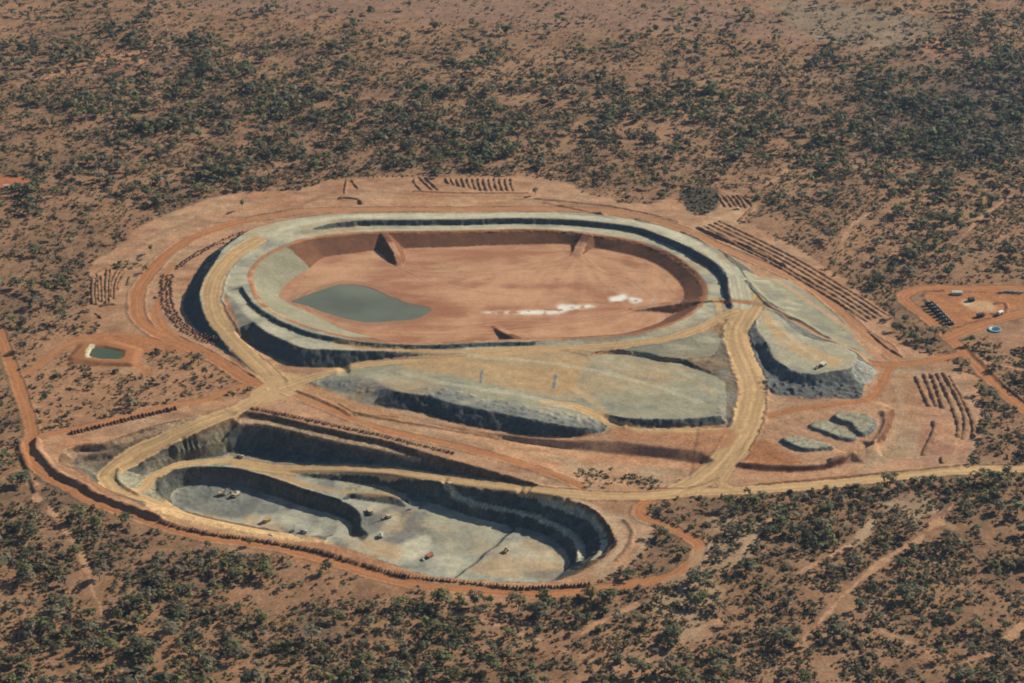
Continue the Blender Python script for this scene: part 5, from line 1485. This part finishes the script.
NT = 190000
tx, ty = even(NT)
cl = fbm(tx, ty, 62, 401, 3); cl2 = fbm(tx, ty, 22, 411, 2)
dn = dens_at(tx, ty)
prob = np.clip(dn * 0.50 * np.clip(0.54 + 2.9 * (cl * .7 + cl2 * .5) + 0.9 * (dn - 0.5), 0.02, 1.6), 0, 1)
inisl = np.zeros(NT, bool)
for q in ISL:
    inisl |= inside(spline(hit(q), 4, True)[:, :2], tx, ty)
tpx0, tpy0 = pixel(tx, ty, 0.0)
low_right = np.clip((tpx0 - 640) / 120, 0, 1) * np.clip((tpy0 - 480) / 25, 0, 1)
prob *= (1 - 0.55 * low_right) * (1 - 0.45 * np.clip((ty - 1500) / 2400, 0, 1)) * 0.64
prob = np.where(inisl, 0.25, prob)
keep = (rng.random(NT) < prob) & ~blocked(tx, ty, 1)
tx, ty, dn_ = tx[keep], ty[keep], dn[keep]
N = len(tx)
far = np.clip((ty - 1500) / 2400, 0, 1)
th = rng.gamma(2.6, 1.0, N) / 2.6 * (6.3 + 4.4 * far)
th = np.clip(th, 2.8, 18)
thi = inisl[keep]
th = np.where(thi, np.minimum(th, 6.0), th)
tr = th * rng.uniform(.42, .78, N)
tz = np.array([ground_z(a, b) for a, b in zip(tx, ty)])
GREENS = np.array([[.195, .195, .100], [.215, .202, .138], [.150, .162, .098], [.190, .202, .090], [.240, .212, .142]])
kind = rng.choice(5, N, p=[.28, .22, .28, .12, .10])
tpx, tpy = pixel(tx, ty, tz + th * .6)
infr = (tpx > 4) & (tpx < 1020) & (tpy > 4) & (tpy < 676)
score = np.where(infr, th / np.hypot(tx, ty), 0)
big = np.argsort(-score)[:285]
isbig = np.zeros(N, bool); isbig[big] = True
isbig &= infr
print('TREES', N, isbig.sum())

def tree_protos(nq, q, count, seed):
    g = np.random.default_rng(seed)
    return [clump_mesh(nq, 1.0, 1.25, 0.55, q, g, lobes=int(g.integers(3, 6))) for _ in range(count)]

def limbs(mb, g, H_, rr):
    mb.tube((0, 0, -0.4), (g.uniform(-.1, .1) * H_, g.uniform(-.1, .1) * H_, H_ * .5), H_ * .026, H_ * .016, n=6)
    for _ in range(3):
        t = g.uniform(0, 6.28)
        mb.tube((0, 0, H_ * g.uniform(.28, .42)), (rr * .6 * math.cos(t), rr * .6 * math.sin(t), H_ * g.uniform(.6, .75)), H_ * .014, H_ * .006, n=5)

# detailed trees: unit height 1, crown radius .45
crowns, trunks = {}, []
g = np.random.default_rng(5)
for v in range(6):
    mb = MB(); limbs(mb, g, 1.0, .45)
    me = bpy.data.meshes.new('trunk'); me.from_pydata(mb.v, [], mb.f); me.materials.append(M['bark']); trunks.append(me)
    Vc = clump_mesh(105, .47, .72, .26, .075, g, lobes=int(g.integers(4, 7)))
    F = np.arange(len(Vc)).reshape(-1, 4)
    for kd in range(5):
        sh = np.repeat(g.uniform(.75, 1.3, len(F)), 4)[:, None]
        crowns[v, kd] = np_mesh('crown', Vc, F, M['leaf'], np.clip(GREENS[kd] * sh, .01, .3), smooth=False)
TONE = ['olive green', 'grey green', 'dark green', 'fresh green', 'pale dusty green']
def zone(x, y):
    return 'at the lower left below the orange road' if x < 340 else 'along the bottom middle below the pit' if x < 680 else 'at the lower right below the main road'
def tree(name, x, y, z, H_, wide, kd, label, group=None, rz=None):
    r = empty(name, (x, y, z), random.uniform(0, 6.28) if rz is None else rz, label, 'tree', group)
    v = random.randrange(6)
    r.scale = (H_ * wide, H_ * wide, H_)
    link('trunk', trunks[v], r); link('crown', crowns[v, kd], r)
    return r
for i in np.nonzero(isbig)[0]:
    kd = int(kind[i]); zn = zone(tpx[i], tpy[i])
    tree('scrub_tree', float(tx[i]), float(ty[i]), float(tz[i]), float(th[i]), float(tr[i] / th[i] / .45), kd,
         '%s scrub tree %s' % (TONE[kd], zn), '%s scrub trees %s' % (TONE[kd], zn))
# trees that stand out one by one
LONE = [(242.5, 209.8, 19, .55, 3, 'lone slender tree casting a long shadow on bare ground north west of the dam'),
        (471.3, 600, 12.5, .8, 2, 'thin dark tree beside the lower orange road south of the pit'),
        (491, 604.5, 10, 1.15, 2, 'round dark tree close to the lower orange road south of the pit'),
        (447, 597, 9, .9, 1, 'wispy grey tree against bare ground south of the pit'),
        (418, 590.5, 8, .9, 1, 'small grey tree left of the wispy one south of the pit'),
        (151, 253.5, 15, .7, 0, 'lone tree on bare ground left of the dam perimeter road'),
        (583, 475, 8, 1.0, 2, 'tallest tree of the clump left standing between the two mine roads'),
        (611, 473, 7.5, 1.0, 0, 'right hand tree of the clump between the two mine roads'),
        (650, 570, 10, 1.2, 2, 'round tree inside the loop of the orange road east of the pit'),
        (535, 195, 13, .9, 0, 'tree standing at the end of the pale strip behind the dam'),
        (146, 272, 12, 1.0, 0, 'tree at the right end of the dark scrub by the western ridges'),
        (250, 545, 9, 1.2, 0, 'bushy tree touching the orange road south west of the pit'),
        (905, 323, 13, 1.2, 2, 'dark spreading tree left of the works yard road'),
        (893, 331, 12, 1.2, 2, 'dark tree between the long ridges and the works yard')]
for px, py, H_, wd, kd, lb in LONE:
    x, y, z = at(px, py)
    tree('lone_tree', x, y, z, H_, wd, kd, lb)

# everything smaller or farther: one mass
def mass(name, X, Y, Zb, hh, rr, colors, protos, label, cat, mat, trunk=False):
    g = np.random.default_rng(77)
    which = g.integers(0, len(protos), len(X)); ang_ = g.uniform(0, 6.28, len(X))
    Vs, Cs = [], []
    for p, pr in enumerate(protos):
        m = which == p
        if not m.any(): continue
        c_, s_ = np.cos(ang_[m])[:, None], np.sin(ang_[m])[:, None]
        vx_ = (pr[None, :, 0] * c_ - pr[None, :, 1] * s_) * rr[m][:, None] + X[m][:, None]
        vy_ = (pr[None, :, 0] * s_ + pr[None, :, 1] * c_) * rr[m][:, None] + Y[m][:, None]
        vz_ = pr[None, :, 2] * (hh[m] / 1.8)[:, None] + Zb[m][:, None]
        Vs.append(np.stack([vx_, vy_, vz_], -1).reshape(-1, 3))
        sh = np.repeat(g.uniform(.72, 1.3, (m.sum(), pr.shape[0] // 4)), 4, axis=1)
        Cs.append((colors[m][:, None, :] * sh[..., None]).reshape(-1, 3))
    V = np.vstack(Vs).astype(np.float32); Cc = np.vstack(Cs).astype(np.float32)
    F = np.arange(len(V), dtype=np.int32).reshape(-1, 4)
    return tag(link(name, np_mesh(name, V, F, mat, np.clip(Cc, .01, .4), smooth=False)), label, cat, kind='stuff')
rest = ~isbig
mass('woodland', tx[rest], ty[rest], tz[rest], th[rest], tr[rest], GREENS[kind[rest]] * rng.uniform(.8, 1.25, (rest.sum(), 1)), tree_protos(22, .30, 12, 21),
     'dusty green open woodland over the red plain', 'woodland', M['leaf'])

NS = 540000
sx, sy = even(NS)
ds = dens_at(sx, sy)
cs_ = fbm(sx, sy, 30, 501, 3)
ks = (rng.random(NS) < np.clip(ds ** 1.3 * .85 * (0.75 + 1.9 * cs_), 0.05, 1)) & ~blocked(sx, sy, 0)
sx, sy = sx[ks], sy[ks]
sz = np.array([ground_z(a, b) for a, b in zip(sx, sy)])
sh_ = rng.gamma(2.5, .4, len(sx)) * 1.7 + 0.5
SC = np.array([[.205, .175, .110], [.170, .160, .100], [.25, .185, .11], [.145, .138, .092]])[rng.choice(4, len(sx), p=[.3, .35, .15, .2])]
sp_ = [clump_mesh(6, 1.0, 1.3, 0.1, .55, np.random.default_rng(900 + i), lobes=2) for i in range(8)]
print('SHRUBS', len(sx))
mass('low_scrub', sx, sy, sz, sh_ * 1.15, sh_ * .85, SC, sp_, 'low dry bushes and tussocks over the red plain', 'scrub', M['leaf'])

# pale quartz rocks lying in the bush
for k, (px, py) in enumerate([(190, 190.5), (259, 105), (94, 75), (167, 30), (222, 104), (874, 523), (500, 39)]):
    me = heap_mesh('quartz_rock', 2.6, 2.0, 2.2, (0.75, 0.72, 0.66), 700 + k, 'gravel')
    o = link('quartz_rock', me); x, y = [float(v) for v in world(px, py, 0)]
    o.location = (x, y, ground_z(x, y))
    tag(o, 'small white quartz rock lying alone in the bush', 'rock', 'white quartz rocks in the bush')
# ------------------------------------------------------------------ camera, light, air
cam_d = bpy.data.cameras.new('camera')
cam_d.sensor_width = 36.0; cam_d.lens = FPX / 1024 * 36.0
cam_d.clip_start = 1.0; cam_d.clip_end = 40000
cam = bpy.data.objects.new('camera', cam_d); COL.objects.link(cam)
cam.location = (0, 0, CAM_H); cam.rotation_euler = (R(90) - PITCH, 0, 0)
scene.camera = cam

w_ = bpy.data.worlds.new('World'); scene.world = w_; w_.use_nodes = True
nt = w_.node_tree
sky = nt.nodes.new('ShaderNodeTexSky'); sky.sky_type = 'NISHITA'; sky.sun_disc = False
az = math.atan2(SUN_XY[0], SUN_XY[1])
sky.sun_elevation = SUN_EL; sky.sun_rotation = az
sky.altitude = 300
nt.links.new(sky.outputs['Color'], nt.nodes['Background'].inputs['Color'])
nt.nodes['Background'].inputs['Strength'].default_value = 0.05
sd = bpy.data.lights.new('sun', 'SUN'); sd.energy = 5.0; sd.angle = R(0.5); sd.color = (1.0, 0.87, 0.68)
so = bpy.data.objects.new('sun', sd); COL.objects.link(so)
dirv = Vector((SUN_XY[0] * math.cos(SUN_EL), SUN_XY[1] * math.cos(SUN_EL), math.sin(SUN_EL)))
so.rotation_euler = dirv.to_track_quat('Z', 'Y').to_euler()
so.location = (1500, 3000, 2500)
scene.view_settings.view_transform = 'Standard'; scene.view_settings.look = 'None'
scene.view_settings.exposure = 0.2; scene.view_settings.gamma = 1.0
scene.cycles.filter_width = 1.9
scene.cycles.max_bounces = 4; scene.cycles.diffuse_bounces = 1; scene.cycles.volume_bounces = 0
scene.render.film_transparent = False
# air: a thin even haze from the ground up to just above the aircraft
hz = MB().box(-11900, 11900, -5900, 17900, -62.0, CAM_H + 40.0)
hm_ = bpy.data.materials.new('air'); hm_.use_nodes = True
hn = hm_.node_tree; hn.nodes.remove(hn.nodes['Principled BSDF'])
pvn = hn.nodes.new('ShaderNodeVolumePrincipled'); pvn.inputs['Color'].default_value = (0.36, 0.62, 1.0, 1); pvn.inputs['Density'].default_value = 0.000020
pvn.inputs['Anisotropy'].default_value = 0.2
hn.links.new(pvn.outputs['Volume'], hn.nodes['Material Output'].inputs['Volume'])
tag(hz.build('haze', hm_), kind='stuff')
